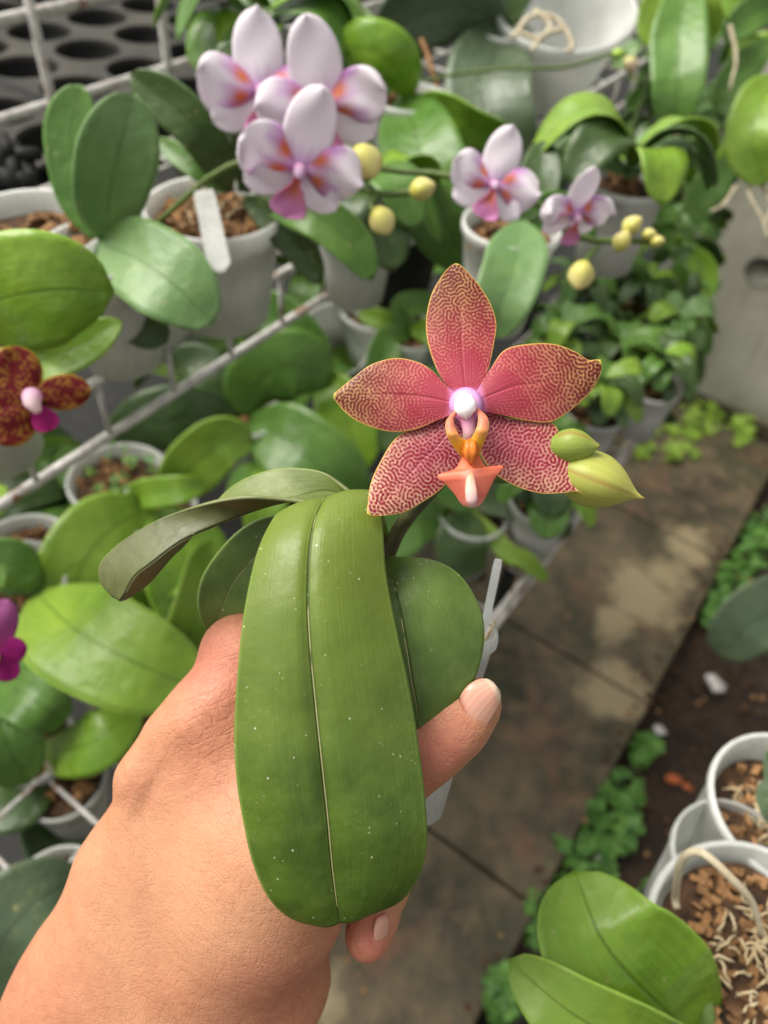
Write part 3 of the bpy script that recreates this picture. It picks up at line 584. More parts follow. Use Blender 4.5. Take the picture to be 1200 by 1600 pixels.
# hanging leafy vanda-like plants, top right
def hanging(label, leaves, d, roots=()):
    t = thing('hanging_orchid', label, 'orchid', W(leaves[0][0][0][0], leaves[0][0][0][1], d))
    for pts, hw, mt in leaves: leafpx(t, pts, hw, mt, d)
    for rp in roots: tube(t, [W(x, y, d + .01) for x, y in rp], [.003, .0015], M_root, 'root')
    return t
hanging('orchid hanging at the top with long green leaves and a browned tip', [
    ([(1080, -40, 0), (1062, 40, -.02), (1060, 130, -.03), (1048, 215, 0)], 42, 'mid'), ([(1040, -30, 0), (1028, 20, .01), (1022, 75, .02)], 30, 'yellow'),
    ([(1085, -30, 0), (1100, 10, .0), (1112, 62, .02)], 24, 'yellow'), ([(1090, -40, .03), (1090, 60, .04), (1075, 150, .05)], 22, 'dark'), ([(1055, 120, .02), (1052, 200, .02), (1050, 240, .02)], 20, 'mid')], .95,
    roots=([(1060, 200), (1052, 260), (1060, 300)], [(1140, 40), (1150, 90), (1140, 140)]))
hanging('orchid hanging at the right edge with a broad pale leaf and bare roots', [
    ([(1215, 120, 0), (1190, 160, -.02), (1175, 220, -.02), (1195, 290, 0)], 40, 'yellow'), ([(1230, 0, 0), (1180, 20, -.01), (1130, 60, 0)], 26, 'mid'),
    ([(1200, -20, 0), (1160, 0, 0), (1110, -10, .02)], 28, 'bright'), ([(1120, 250, .1), (1080, 240, .1), (1020, 260, .12), (985, 290, .12)], 22, 'dark'),
    ([(1150, 250, .1), (1110, 290, .1), (1085, 350, .12)], 26, 'mid'), ([(1210, 60, .05), (1150, 120, .05), (1120, 180, .06)], 26, 'mid')], .98,
    roots=([(1190, 270), (1170, 300), (1190, 340), (1200, 370)], [(1185, 280), (1205, 320), (1195, 350)], [(1150, 290), (1130, 320), (1110, 330)]))
hanging('orchid with drooping dark strap leaves above the grey wall edge', [
    ([(1000, 260, 0), (1060, 240, -.02), (1110, 250, -.02), (1150, 290, 0)], 22, 'dark'), ([(1000, 270, 0), (1050, 300, 0), (1080, 340, .02)], 24, 'mid'),
    ([(1000, 270, 0), (970, 320, 0), (990, 370, 0)], 24, 'dark'), ([(1010, 270, 0), (1020, 330, 0), (1040, 400, .02)], 22, 'mid'), ([(1000, 265, 0), (960, 240, 0), (920, 260, .02)], 20, 'mid'),
    ([(1060, 380, 0), (1100, 420, 0), (1105, 470, 0)], 18, 'bright'), ([(1040, 490, 0), (1050, 530, 0), (1045, 580, 0)], 24, 'yellow'), ([(1090, 540, 0), (1085, 580, 0), (1075, 610, 0)], 16, 'dark')], 1.3)
def vine(label, pts, d, lf=24, hw=9, n=13, mats=('mid', 'dark', 'yellow', 'bright', 'sage')):
    t = thing('trailing_vine', label, 'vine', W(pts[0][0], pts[0][1], d), 'trailing vines at the end of the shelves'); P = spline([W(x, y, d + dd_) for x, y, dd_ in pts], 40); tube(t, P[::4], .0016, M_stem, n=30, k=6); ia = RM @ np.array([1., 0, 0]); sc = d / FPX
    for i in range(n):
        q = P[int((i + .7) / n * 39)]; sg = 1 if i % 2 else -1; a = random.uniform(.1, 1.1); dr = ia * sg * math.cos(a) + np.array([0, 0, -1]) * math.sin(a) + rng.normal(size=3) * .25; dr = _n(dr); l = lf * sc * random.uniform(.7, 1.35)
        leaf_w(t, [q, q + dr * l * .5 + (0, 0, l * .12), q + dr * l + (0, 0, -l * .25)], hw * sc * random.uniform(.7, 1.3), L[random.choice(mats)], roll=random.uniform(-50, 50), n=12, m=7, th=.0008)
    return t
vine('vine trailing from the tiny pink bud down past the withered bloom', [(985, 190, 0), (1000, 260, 0), (975, 330, .02), (990, 420, .02)], 1.25, 34, 11)
vine('vine trailing straight below the hanging orchid with the browned tip', [(1060, 230, 0), (1070, 310, 0), (1050, 390, 0), (1060, 480, .02)], 1.2, 34, 11)
vine('vine with round leaves hugging the left side of the plaster wall', [(1090, 330, 0), (1100, 400, 0), (1080, 480, 0), (1070, 580, 0), (1050, 640, 0)], 1.35, 36, 13, 15)
vine('long vine falling between the yellow buds and the plaster wall', [(1030, 330, 0), (1020, 420, 0), (1040, 510, 0), (1010, 600, 0)], 1.3, 34, 12, 14)
vine('vine with pale leaves dangling beside the upper right edge', [(1130, 120, 0), (1120, 190, 0), (1140, 260, 0)], 1.2, 36, 12, 10, ('yellow', 'bright', 'sage'))
vine('short vine spilling over the shelf end above the clover', [(960, 470, 0), (985, 530, 0), (970, 600, 0), (985, 650, 0)], 1.2, 34, 12, 12)
vine('vine creeping behind the yellow bud cluster', [(930, 250, 0), (960, 300, .02), (1010, 310, .03), (1050, 280, .03)], 1.2, 32, 11, 12, ('mid', 'dark', 'dark'))
vine('vine tangled in front of the plaster wall corner', [(1070, 300, 0), (1085, 380, 0), (1095, 450, 0), (1080, 540, 0)], 1.3, 46, 15, 16, ('mid', 'dark', 'sage'))
vine('vine with larger dark leaves below the withered bloom', [(930, 400, 0), (945, 470, 0), (930, 540, 0), (950, 610, 0)], 1.2, 46, 15, 14, ('mid', 'dark', 'dark'))
vine('vine with larger leaves reaching down to the clover', [(1010, 470, 0), (1030, 550, 0), (1020, 620, 0), (1000, 680, 0)], 1.3, 42, 14, 14, ('mid', 'dark', 'yellow'))
vine('leafy vine left of the hanging orchid with the browned tip', [(1000, 60, 0), (1010, 130, 0), (990, 200, 0), (1010, 270, 0)], 1.3, 38, 13, 12, ('mid', 'sage', 'dark'))
vine('leafy vine right of the hanging orchid with the browned tip', [(1110, 150, 0), (1095, 220, 0), (1110, 290, 0), (1100, 350, 0)], 1.3, 44, 14, 14, ('mid', 'bright', 'dark'))
vine('vine in the top right corner with broad glossy leaves', [(1090, -20, 0), (1130, 30, 0), (1170, 60, 0), (1210, 70, 0)], 1.2, 36, 11, 13, ('bright', 'mid', 'yellow'))
# twigs and spikes
o = tube(None, [W(658, 62, .92), W(668, 85, .92), W(675, 110, .92), W(690, 152, .93)], [.0028, .0035, .003], M_dry, 'dry_flower_spike'); tag(o, 'withered brown flower spike standing behind the white cluster', 'dry stem')
sp = thing('flower_spike', 'thin green flower spike with a tiny pink bud crossing the tilted white pot', 'flower spike', W(640, 140, .9))
tube(sp, [W(x, y, .9) for x, y in ((640, 135), (700, 118), (790, 108), (880, 105), (930, 92), (965, 80))], .0022, M_stem)
# ---------------------------------------------------------------- flowers of the background
def lc(*c): return np.array(lin(c))
def blade_local(parent, O, X, Y, Z, ang, ln, wd, colf, name, cup=.15, peak=.55, off=0, n=22, m=15, base=.25, tipw=0, lift=0, ruf=.05):
    a = math.radians(ang); dx = X * math.cos(a) + Y * math.sin(a); sx = -X * math.sin(a) + Y * math.cos(a); V = []; C = []; k = math.log(.5) / math.log(peak)
    ph = random.uniform(0, 6)
    for i in range(n):
        t = i / (n - 1); q = abs(2 * t ** k - 1); w_ = (1 - q ** 2.2) ** .6 if q < 1 else 0; w_ = max(w_, base * (1 - t) ** .4, .02) * wd
        for j in range(m):
            u = 2 * j / (m - 1) - 1
            V.append(O + dx * (ln * t) + sx * (u * w_) + Z * (off + lift * ln * t * t - cup * wd * u * u + ruf * wd * math.sin(7 * t + ph + 3 * u) * (.3 + t)))
            C.append(colf(t, u))
    return solid(link(name, V, grid_faces(n, m), M_petalbg, parent, col=np.clip(np.array(C), 0, 1)), .0005)
def mixc(a, b, f): f = min(1, max(0, f)); return a * (1 - f) + b * f
WHT = lc(242, 234, 242); LIL = lc(206, 150, 212); MAG = lc(214, 136, 186); ORG = lc(222, 128, 84)
def wflower(parent, px, py, d, spx, rot=0, tx=0, ty=0, sep=True, fade=0):
    O = W(px, py, d); zc = _n(CAMO - O); yv = _n(RM @ np.array([0, 1, 0])); Xv = _n(np.cross(yv, zc)); Yv = np.cross(zc, Xv)
    r = math.radians(rot); X = Xv * math.cos(r) + Yv * math.sin(r); Y = -Xv * math.sin(r) + Yv * math.cos(r); Z = zc
    for ax, an in ((Y, ty), (X, tx)):
        R_ = Matrix.Rotation(math.radians(an), 3, Vector(ax)); X, Y, Z = (np.array(R_ @ Vector(v)) for v in (X, Y, Z))
    s = spx * d / FPX
    def cw(t, u): return mixc(WHT, mixc(LIL, lc(232, 214, 236), .4), .22 + (.25 - t) * 3 + .15 * math.sin(14 * u))
    def cp(t, u):
        c = mixc(WHT, LIL, max(0, abs(u) * 1.3 - .25) * (1.15 - t) + (.55 - t) * 2.1 + .35 * max(0, math.sin(9 * u)) * (t < .7)); k = math.exp(-((t - .3) / .12) ** 2 - ((abs(u) - .5) / .3) ** 2); return mixc(c, ORG, k * 1.25)
    def cl(t, u): return mixc(mixc(MAG, ORG, math.exp(-((t - .3) / .26) ** 2 - (u / .8) ** 2) * 1.3), lc(224, 156, 206), (t - .55) * 2)
    f = blob([O - Z * .1 * s, O + Z * .02 * s, O + Z * .12 * s + Y * -.02 * s, O + Z * .2 * s - Y * .06 * s, O + Z * .24 * s - Y * .1 * s], [.05 * s, .1 * s, .1 * s, .08 * s, .02 * s], M_petalbg, 'flower', parent, 12, col=lambda f_, th: mixc(MAG, lc(236, 214, 240), f_))
    blade_local(f, O, X, Y, Z, 90, s * 1.2, s * .40, cw, 'sepal', .2, .47, -.03 * s)
    if sep:
        blade_local(f, O, X, Y, Z, 212, s * .9, s * .34, cw, 'sepal', .12, .5, -.05 * s); blade_local(f, O, X, Y, Z, -32, s * .9, s * .34, cw, 'sepal', .12, .5, -.05 * s)
    blade_local(f, O, X, Y, Z, 172, s * 1.0, s * random.uniform(.38, .44), cp, 'petal', .35, .64, .02 * s, lift=random.uniform(.05, .25), ruf=.2); blade_local(f, O, X, Y, Z, 8, s * 1.0, s * random.uniform(.38, .44), cp, 'petal', .35, .64, .02 * s, lift=random.uniform(.05, .25), ruf=.2)
    lp = blade_local(f, O + Z * .1 * s, X, Y, Z, -92, s * .74, s * .30, cl, 'lip', -.2, .8, 0, lift=.1)
    for a in (-60, -120): blade_local(f, O + Z * .09 * s - Y * .25 * s, X, Y, Z, a, s * .3, s * .1, cl, 'lip_lobe', -.1, .5, .01 * s)
    return f
WC = thing('flower_spray', 'arching spray of five white and lilac orchid blooms with yellow green buds', 'flower spray', W(240, 360, .55))
for a in ((408, 142, .56, 100, 3, -14, 10), (503, 168, .54, 104, 11, 10, -4), (468, 262, .50, 100, -17, 14, 8), (772, 288, .53, 74, -20, -8, 12)): wflower(WC, *a)
wf = wflower(WC, 900, 335, .54, 62, -25, 25, 42)
bc = lambda f_, th: mixc(lc(196, 192, 92), lc(222, 206, 150), f_ * .7 + .2 * math.sin(3 * th))
def bud(parent, px, py, d, rpx, dirx, diry, lnf=1.25, col=bc, name='bud'):
    c = W(px, py, d); a = RM @ np.array([dirx, -diry, .2]); a = _n(a); r = rpx * d / FPX; ts = np.linspace(0, 1, 16)
    return blob([c + a * r * lnf * (2 * t - 1) for t in ts], [r * max(.04, math.sin(math.pi * t ** .9)) ** .65 for t in ts], M_bud, name, parent, 24, 3, .2, col)
for b_ in ((572, 253, .52, 25, .3, .6), (660, 295, .53, 17, .9, -.2), (597, 345, .52, 20, .4, .9), (908, 430, .54, 20, -.2, .9), (988, 352, .56, 14, .6, -.5), (972, 377, .56, 14, .2, -.4), (1014, 366, .56, 9, .5, 0), (1027, 377, .56, 9, .7, 0)): bud(WC, *b_)
for pts, r in (([(236, 358, .62), (300, 300, .6), (345, 265, .58), (420, 240, .57), (480, 240, .56), (600, 265, .56), (690, 272, .555), (760, 290, .55), (850, 322, .56), (900, 372, .565), (960, 375, .565), (1025, 378, .565)], .0024),
               ([(560, 285, .54), (590, 303, .535), (640, 300, .535), (655, 295, .53)], .0026), ([(590, 303, .535), (580, 322, .53), (592, 335, .525)], .002), ([(540, 262, .55), (575, 280, .53), (572, 262, .52)], .002),
               ([(935, 385, .56), (920, 400, .55), (908, 425, .545)], .002), ([(850, 322, .56), (880, 315, .555), (897, 335, .55)], .002)):
    tube(WC, [W(*p) for p in pts], r, M_stem)
bud(sp, 965, 84, .9, 8, .8, 0, col=lambda f_, t: lc(160, 190, 80)); bud(sp, 985, 100, .9, 11, .4, .9, col=lambda f_, t: mixc(lc(190, 200, 110), lc(206, 170, 160), f_)); tube(sp, [W(965, 84, .9), W(985, 88, .9), W(990, 96, .9)], .002, M_stem)
# red and yellow flower at the left edge
RF = thing('orchid_bloom', 'dark red orchid bloom with yellow veining and magenta lip at the left edge', 'flower', W(50, 620, .44))
def cry(t, u):
    n_ = math.sin(20 * t + 5 * math.sin(5 * u + 3 * t)) * math.sin(10 * u + 4 * math.sin(7 * t)); e = max(abs(u) ** 3, t ** 6)
    return mixc(mixc(lc(120, 22, 30), lc(186, 140, 50), .7 if n_ > .45 - e * .6 else 0), lc(206, 170, 60), (e - .75) * 4)
O = W(50, 620, .44); Zc = _n(CAMO - O); Xv = _n(np.cross(RM @ np.array([0, 1., 0]), Zc)); Yv = np.cross(Zc, Xv); s_ = .44 / FPX
fl = blob([O - Zc * .004, O + Zc * .004, O + Zc * .008 - Yv * .003, O + Zc * .011 - Yv * .008 + Xv * .003], [10 * s_, 15 * s_, 13 * s_, 6 * s_], M_petalbg, 'flower_center', RF, 14, col=lambda f_, t: mixc(lc(226, 150, 210), lc(246, 232, 226), f_))
for a, l_, w_ in ((118, 82, 36), (12, 88, 28), (190, 75, 34), (235, 90, 36), (300, 45, 22)):
    if a == 300: continue
    blade_local(fl, O, Xv, Yv, Zc, a, l_ * s_, w_ * s_, cry, 'sepal', .15, .55, n=50, m=30)
blade_local(fl, O + Zc * .003, Xv, Yv, Zc, -62, 58 * s_, 20 * s_, lambda t, u: mixc(lc(180, 70, 150), lc(176, 30, 120), t * 2), 'lip', -.1, .75)
tube(RF, [O - Zc * .004, W(-20, 640, .53), W(-80, 700, .6)], .002, M_stemdark)
MF = thing('orchid_bloom', 'small magenta orchid bloom cut by the left edge of the picture', 'flower', W(-10, 1030, .45)); O = W(-12, 1025, .45); s_ = .45 / FPX
fm = blob([O - Zc * .003, O + Zc * .004, O + Zc * .009], [8 * s_, 11 * s_, 4 * s_], M_petalbg, 'flower_center', MF, 12, col=lambda f_, t: lc(232, 214, 170))
for a, l_, w_ in ((78, 92, 26), (12, 50, 22), (-50, 52, 20), (160, 70, 30), (-120, 70, 26)):
    blade_local(fm, O, Xv, Yv, Zc, a, l_ * s_, w_ * s_, lambda t, u: mixc(lc(150, 20, 110), lc(186, 110, 170) if a == 78 else lc(168, 30, 128), t), 'sepal')
tube(MF, [O - Zc * .003, W(-40, 1040, .48), W(-90, 1120, .6), W(-80, 1200, .72)], .0018, M_stemdark)
# ---------------------------------------------------------------- right side bench, pots and big leaves
RZ = .885
rk = rack('wire_rack', 'dark wire shelf under the pots in the lower right corner', .30, .085, RZ, .02, .05, y0=-.25, y1=.42, legs=True, mat=M_black, r=.0016, cross=.035, front=.003)
R1 = thing('potted_orchid', 'orchid with huge bright leaves in a milky pot of bark in the lower right corner', 'orchid', WZ(1185, 1500, RZ + .004))
c1 = WZ(1195, 1500, 1.01); dd = dz(1195, 1500, 1.01); pot(R1, c1, .0585, .12, mat=M_pot, taper=.75, fill=.9, n=240, moss=70, chip=.0046)
for pts, hw, mt, kw in (
    ([(1110, 1640, 0), (1030, 1570, -.035), (945, 1475, -.045), (898, 1362, -.02)], 112, 'bright', dict(fold=.16, n=40, m=21, roll=-6)),
    ([(1100, 1690, .0), (1000, 1640, -.05), (890, 1580, -.06), (795, 1500, -.045)], 66, 'yellow', dict(fold=.25, n=40, m=21, wav=.08, roll=14)),
    ([(1100, 1640, .01), (1085, 1580, .01), (1065, 1530, .01), (1030, 1470, .01)], 28, 'bright', dict(n=30))): leafpx(R1, pts, hw, mt, dd, **kw)
blob([W(1102, 1640, dd - .01), W(1104, 1600, dd - .012), W(1104, 1570, dd - .012), W(1100, 1545, dd - .01)], [.004, .005, .004, .001], M_stem, 'new_shoot', R1, 12)
tube(R1, [W(x, y, z) for x, y, z in ((1190, 1460, dd - .02), (1175, 1410, dd - .03), (1140, 1370, dd - .035), (1095, 1332, dd - .03), (1065, 1345, dd - .02), (1055, 1400, dd), (1058, 1420, dd))], [.0014, .002, .0022, .002], M_root, 'root', n=40)
R2 = thing('potted_succulent', 'milky pot with small mossy sprigs cut by the right edge', 'potted plant', WZ(1235, 1290, RZ + .004))
c2 = WZ(1238, 1262, 1.0); pot(R2, c2, .047, .11, mat=M_pot, taper=.75, fill=.8, n=60, moss=60, chip=.005)
d2_ = dz(1238, 1262, 1.0)
leafpx(R2, [(1230, 1300, 0), (1205, 1270, -.01), (1195, 1240, -.01), (1205, 1215, -.01)], 14, 'grey', d2_)
leafpx(R2, [(1240, 1270, 0), (1215, 1240, -.01), (1205, 1200, -.01), (1200, 1170, -.01)], 12, 'grey', d2_)
R3 = thing('plastic_pot', 'empty clear pot wedged between the two milky pots in the lower right', 'pot', WZ(1150, 1400, RZ + .004)); pot(R3, WZ(1150, 1345, .985), .036, .095, mat=M_clear, med=False)
R4, dR4 = plant('orchid at the right edge with one dull leaf hanging over the soil', (1270, 960), .3, [
    ([(1290, 960, 0), (1230, 950, -.06), (1170, 975, -.08), (1128, 1030, -.05)], 58, 'grey', dict(fold=.15, roll=20))])
# ---------------------------------------------------------------- weeds and litter on the ground
def weeds(name, label, pts, mat, cnt, s, kind='stuff'):
    mb = MB()
    for _ in range(cnt):
        px, py, r = random.choice(pts); a = random.uniform(0, 6.28); q = math.sqrt(random.random()) * r; p = WZ(px + math.cos(a) * q, py + math.sin(a) * q * 1.2, 0.0)
        clover(mb, np.array([p[0], p[1], random.uniform(.005, .05)]), s * random.uniform(.4, 1.7), random.choice((3, 4, 5)))
    o = mb.build(name, mat); tag(o, label, 'weeds', kind=kind); return o
weeds('clover_patch', 'bright clover growing at the foot of the plaster wall', [(1020, 690, 35), (1065, 690, 35), (1100, 665, 25), (1150, 690, 22), (1040, 720, 35), (990, 710, 20)], M_weedy, 320, .017)
weeds('ground_weeds', 'low dark green weeds along the path edge', [(900, 1330, 60), (940, 1290, 50), (960, 1250, 35), (850, 1440, 40), (1000, 1180, 18), (1140, 920, 30), (1160, 890, 25), (1185, 840, 25), (1120, 960, 20), (1110, 975, 15), (780, 1560, 30), (1020, 1400, 20)], M_weed, 850, .010)
for nm_, lb_, mt_, ct_, sz_ in (('soil_crumbs', 'loose dark crumbs of soil scattered beside the paving', M_bark, 700, .006), ('bark_litter', 'scattered tan bark crumbs on the soil and paving', M_chip, 160, .0045)):
    mb = MB()
    for _ in range(ct_):
        x = random.uniform(.02, .5) if random.random() < .85 or nm_ == 'soil_crumbs' else random.uniform(-.3, .05); y = random.uniform(.2, 2.1); z = SZ if x < x1 else 0.0
        p = np.array([x, y, z]); q = [rng.normal(size=3) * sz_ * random.uniform(.4, 1) for _k in range(5)]; q = [v / (np.linalg.norm(v) + 1e-6) * sz_ * random.uniform(.5, 1.2) for v in q]
        e = sz_ * random.uniform(.5, 1.2); v8 = [p + np.array([sx * e * random.uniform(.6, 1), sy * e * random.uniform(.5, 1), sz__ * e * random.uniform(.3, .7)]) for sx in (-1, 1) for sy in (-1, 1) for sz__ in (-1, 1)]
        mb.add(v8, [(0, 1, 3, 2), (4, 6, 7, 5), (0, 4, 5, 1), (2, 3, 7, 6), (0, 2, 6, 4), (1, 5, 7, 3)])
    tag(mb.build(nm_, mt_, smooth=False), lb_, 'soil litter', kind='stuff')
def litter(name, label, cat, pts, mat, s):
    for (px, py) in pts:
        p = WZ(px, py, .012); mb = MB(); k = 9
        mb.add([p + np.array([0, 0, s * .3])] + [p + np.array([math.cos(2 * math.pi * i / k) * s * random.uniform(.5, 1.2), math.sin(2 * math.pi * i / k) * s * random.uniform(.4, .9), random.uniform(-.1, .35) * s]) for i in range(k)], [(0, 1 + i, 1 + (i + 1) % k) for i in range(k)])
        o = mb.build(name, mat); solid(o, .001); tag(o, label, cat)
litter('fallen_petal', 'crumpled white petal on the soil below the right edge leaf', 'petal', [(1118, 1068)], M_white, .028)
litter('fallen_petal', 'pale petal scrap lying near the slab corner', 'petal', [(1030, 1140)], M_white, .018)
litter('clay_shard', 'larger orange clay shard on the dark soil', 'shard', [(1052, 1218)], M_orange, .02)
litter('clay_shard', 'smaller orange clay shard on the dark soil', 'shard', [(1075, 1230)], M_orange, .013)
litter('fallen_petal', 'pale scrap among the weeds beside the path', 'petal', [(940, 1342)], M_white, .012)
o = tube(None, [WZ(1150, 900, .03), WZ(1175, 910, .04), WZ(1185, 950, .03), WZ(1195, 985, .02)], .004, M_dry, 'dry_twig'); tag(o, 'bent dry reddish twig lying on the soil at the right', 'twig')
# ---------------------------------------------------------------- the held orchid
HO = thing('potted_orchid', 'held orchid with red spotted flower, green bud and long leaf in clear pot', 'orchid', W(620, 1290, .30))
pax = _n(W(655, 975, .290) - W(612, 1290, .300)); pot(HO, W(650, 972, .290), .0295, .072, ax=pax, mat=M_clear, taper=.68, fill=.9, n=60, moss=30, chip=.006, rim=.002)
rows_leaf(HO, [
 ((500, 880, .275), (560, 875, .272), (620, 880, .275)), ((465, 825, .258), (530, 800, .256), (596, 800, .262)), ((440, 803, .242), (508, 782, .240), (578, 769, .246)), ((408, 855, .230), (488, 825, .226), (594, 800, .235)),
 ((386, 945, .224), (481, 915, .219), (602, 895, .229)), ((375, 1030, .221), (484, 1005, .2165), (620, 990, .226)), ((368, 1130, .220), (493, 1100, .216), (640, 1085, .225)), ((371, 1215, .220), (503, 1195, .2165), (654, 1175, .225)),
 ((383, 1290, .222), (512, 1280, .219), (664, 1265, .226)), ((397, 1350, .224), (518, 1345, .222), (664, 1325, .228)), ((421, 1400, .227), (524, 1395, .225), (650, 1374, .230)), ((456, 1429, .230), (528, 1424, .228), (622, 1410, .232)), ((505, 1441, .232), (531, 1439, .231), (572, 1432, .233))],
 L['hero'], fold=.026, bow=.085, n=130, m=61, wav=.0006)
rows_leaf(HO, [
 ((560, 900, .262), (585, 890, .26), (610, 874, .262)), ((562, 935, .25), (612, 905, .247), (668, 876, .251)), ((567, 960, .243), (620, 935, .240), (718, 899, .247)), ((572, 1000, .240), (628, 975, .237), (750, 953, .246)),
 ((582, 1040, .240), (636, 1020, .236), (754, 1008, .246)), ((596, 1085, .241), (643, 1065, .237), (738, 1064, .246)), ((615, 1120, .242), (650, 1100, .239), (706, 1110, .245)), ((640, 1141, .243), (652, 1137, .242), (668, 1132, .243))],
 L['hero2'], fold=.01, bow=.04, n=70, m=41, wav=.0004)
rows_leaf(HO, [
 ((552, 772, .258), (557, 786, .262), (562, 803, .258)), ((502, 737, .262), (512, 768, .262), (512, 792, .25)), ((432, 734, .268), (452, 782, .264), (440, 780, .25)), ((372, 756, .270), (402, 795, .262), (378, 777, .25)),
 ((330, 796, .268), (350, 815, .256), (312, 789, .254)), ((292, 845, .266), (285, 845, .254), (252, 811, .260)), ((265, 872, .264), (240, 878, .253), (195, 845, .262)), ((234, 908, .263), (212, 900, .254), (160, 878, .263)), ((212, 925, .262), (195, 928, .256), (158, 908, .262)), ((196, 935, .26), (187, 938, .257), (178, 932, .26))],
 L['herodark'], n=80, m=31, th=.0012, under=L['herotop'])
leafpx(HO, [(520, 850, .0), (430, 850, .0), (365, 910, .005), (334, 990, .01)], 48, 'hero2', .278, fold=.15, n=40, m=21)
leafpx(HO, [(610, 880, .0), (540, 815, -.012), (470, 770, -.014), (400, 745, -.004)], 30, 'hero2', .275, fold=.1, n=30) if 0 else None
tube(HO, [W(600, 885, .272), W(618, 838, .262), W(645, 798, .250), W(700, 735, .243), W(735, 670, .240), W(730, 640, .236)], [.0028, .0026, .0024, .002], M_stemdark, n=30, k=12)
tube(HO, [W(690, 745, .244), W(790, 745, .248), W(860, 730, .246), W(885, 722, .242)], .0021, M_stem, 'bud_stalk', n=20, k=10)
stake('thin white plastic label standing in the pot of the held orchid', ((756, 985, .288), (779, 874, .284)), 13, lines=False)
# green bud of the hero (large pointed bud and smaller one behind)
def hbud(name, p0, p1, rr, d, lob, c0, c1):
    A = W(*p0, d); B = W(*p1, d - .004); n_ = 36; P = [A + (B - A) * t for t in np.linspace(0, 1, n_)]; R_ = np.interp(np.linspace(0, 1, n_), np.linspace(0, 1, len(rr)), rr) * d / FPX
    R_ = np.convolve(np.pad(R_, 2, 'edge'), np.ones(5) / 5, 'valid')
    return blob(P, R_, M_bud, name, HO, 60, lob, .17, lambda f_, th: mixc(mixc(c0, c1, f_), lc(150, 120, 60), .75 * abs(math.cos(lob * th / 2 + .785)) ** 90 * (f_ > .12) + .5 * (f_ > .95)) * (1 + .05 * math.sin(40 * th)))
hbud('bud', (868, 727), (1006, 779), [14, 27, 36, 41, 43, 43, 41, 36, 28, 17, 5, 1], .236, 3, lc(158, 166, 74), lc(186, 184, 96))
hbud('bud', (862, 697), (937, 697), [16, 22, 26, 27, 25, 20, 11, 2], .2325, 2, lc(130, 150, 62), lc(150, 162, 76))
# ---------- labyrinth pigment (Swift-Hohenberg pattern grown on a grid)
def pattern(N, lam, aniso, seed, steps=120, eps=.55, g=0.0):
    r_ = np.random.default_rng(seed); k = np.fft.fftfreq(N) * 2 * np.pi; KX, KY = np.meshgrid(k, k); k0 = 2 * np.pi / lam; kk = np.sqrt(KX ** 2 + KY ** 2)
    u = np.real(np.fft.ifft2(np.fft.fft2(r_.normal(size=(N, N))) * np.exp(-((kk - k0) / (.2 * k0)) ** 2))); u /= u.std() / .9
    K2 = (KX ** 2 + KY ** 2) / k0 ** 2; an = aniso * (KY ** 2 - KX ** 2) / (KX ** 2 + KY ** 2 + 1e-9); Lk = eps + an - (1 - K2) ** 2 * 1.6; dt = .5
    for _ in range(steps):
        u = np.clip(u, -1.6, 1.6); u = np.real(np.fft.ifft2(np.fft.fft2(u + dt * (g * u * u - u ** 3)) / (1 - dt * Lk)))
    return u / (np.abs(u).mean() + 1e-9) - (.12 if g < -.3 else 0)
PT = [pattern(288, 5.6, .10, 3, 6, .5, g=-.2), pattern(288, 6.1, .08, 5, 8, .5, g=-.5)]
def samp(P, x, y):
    N = P.shape[0]; x = x % N; y = y % N; x0 = np.floor(x).astype(int); y0 = np.floor(y).astype(int); fx = x - x0; fy = y - y0; x1_ = (x0 + 1) % N; y1_ = (y0 + 1) % N; x0 %= N; y0 %= N
    return (P[y0, x0] * (1 - fx) + P[y0, x1_] * fx) * (1 - fy) + (P[y1_, x0] * (1 - fx) + P[y1_, x1_] * fx) * fy
def sm(x, a, b): t = np.clip((x - a) / (b - a), 0, 1); return t * t * (3 - 2 * t)
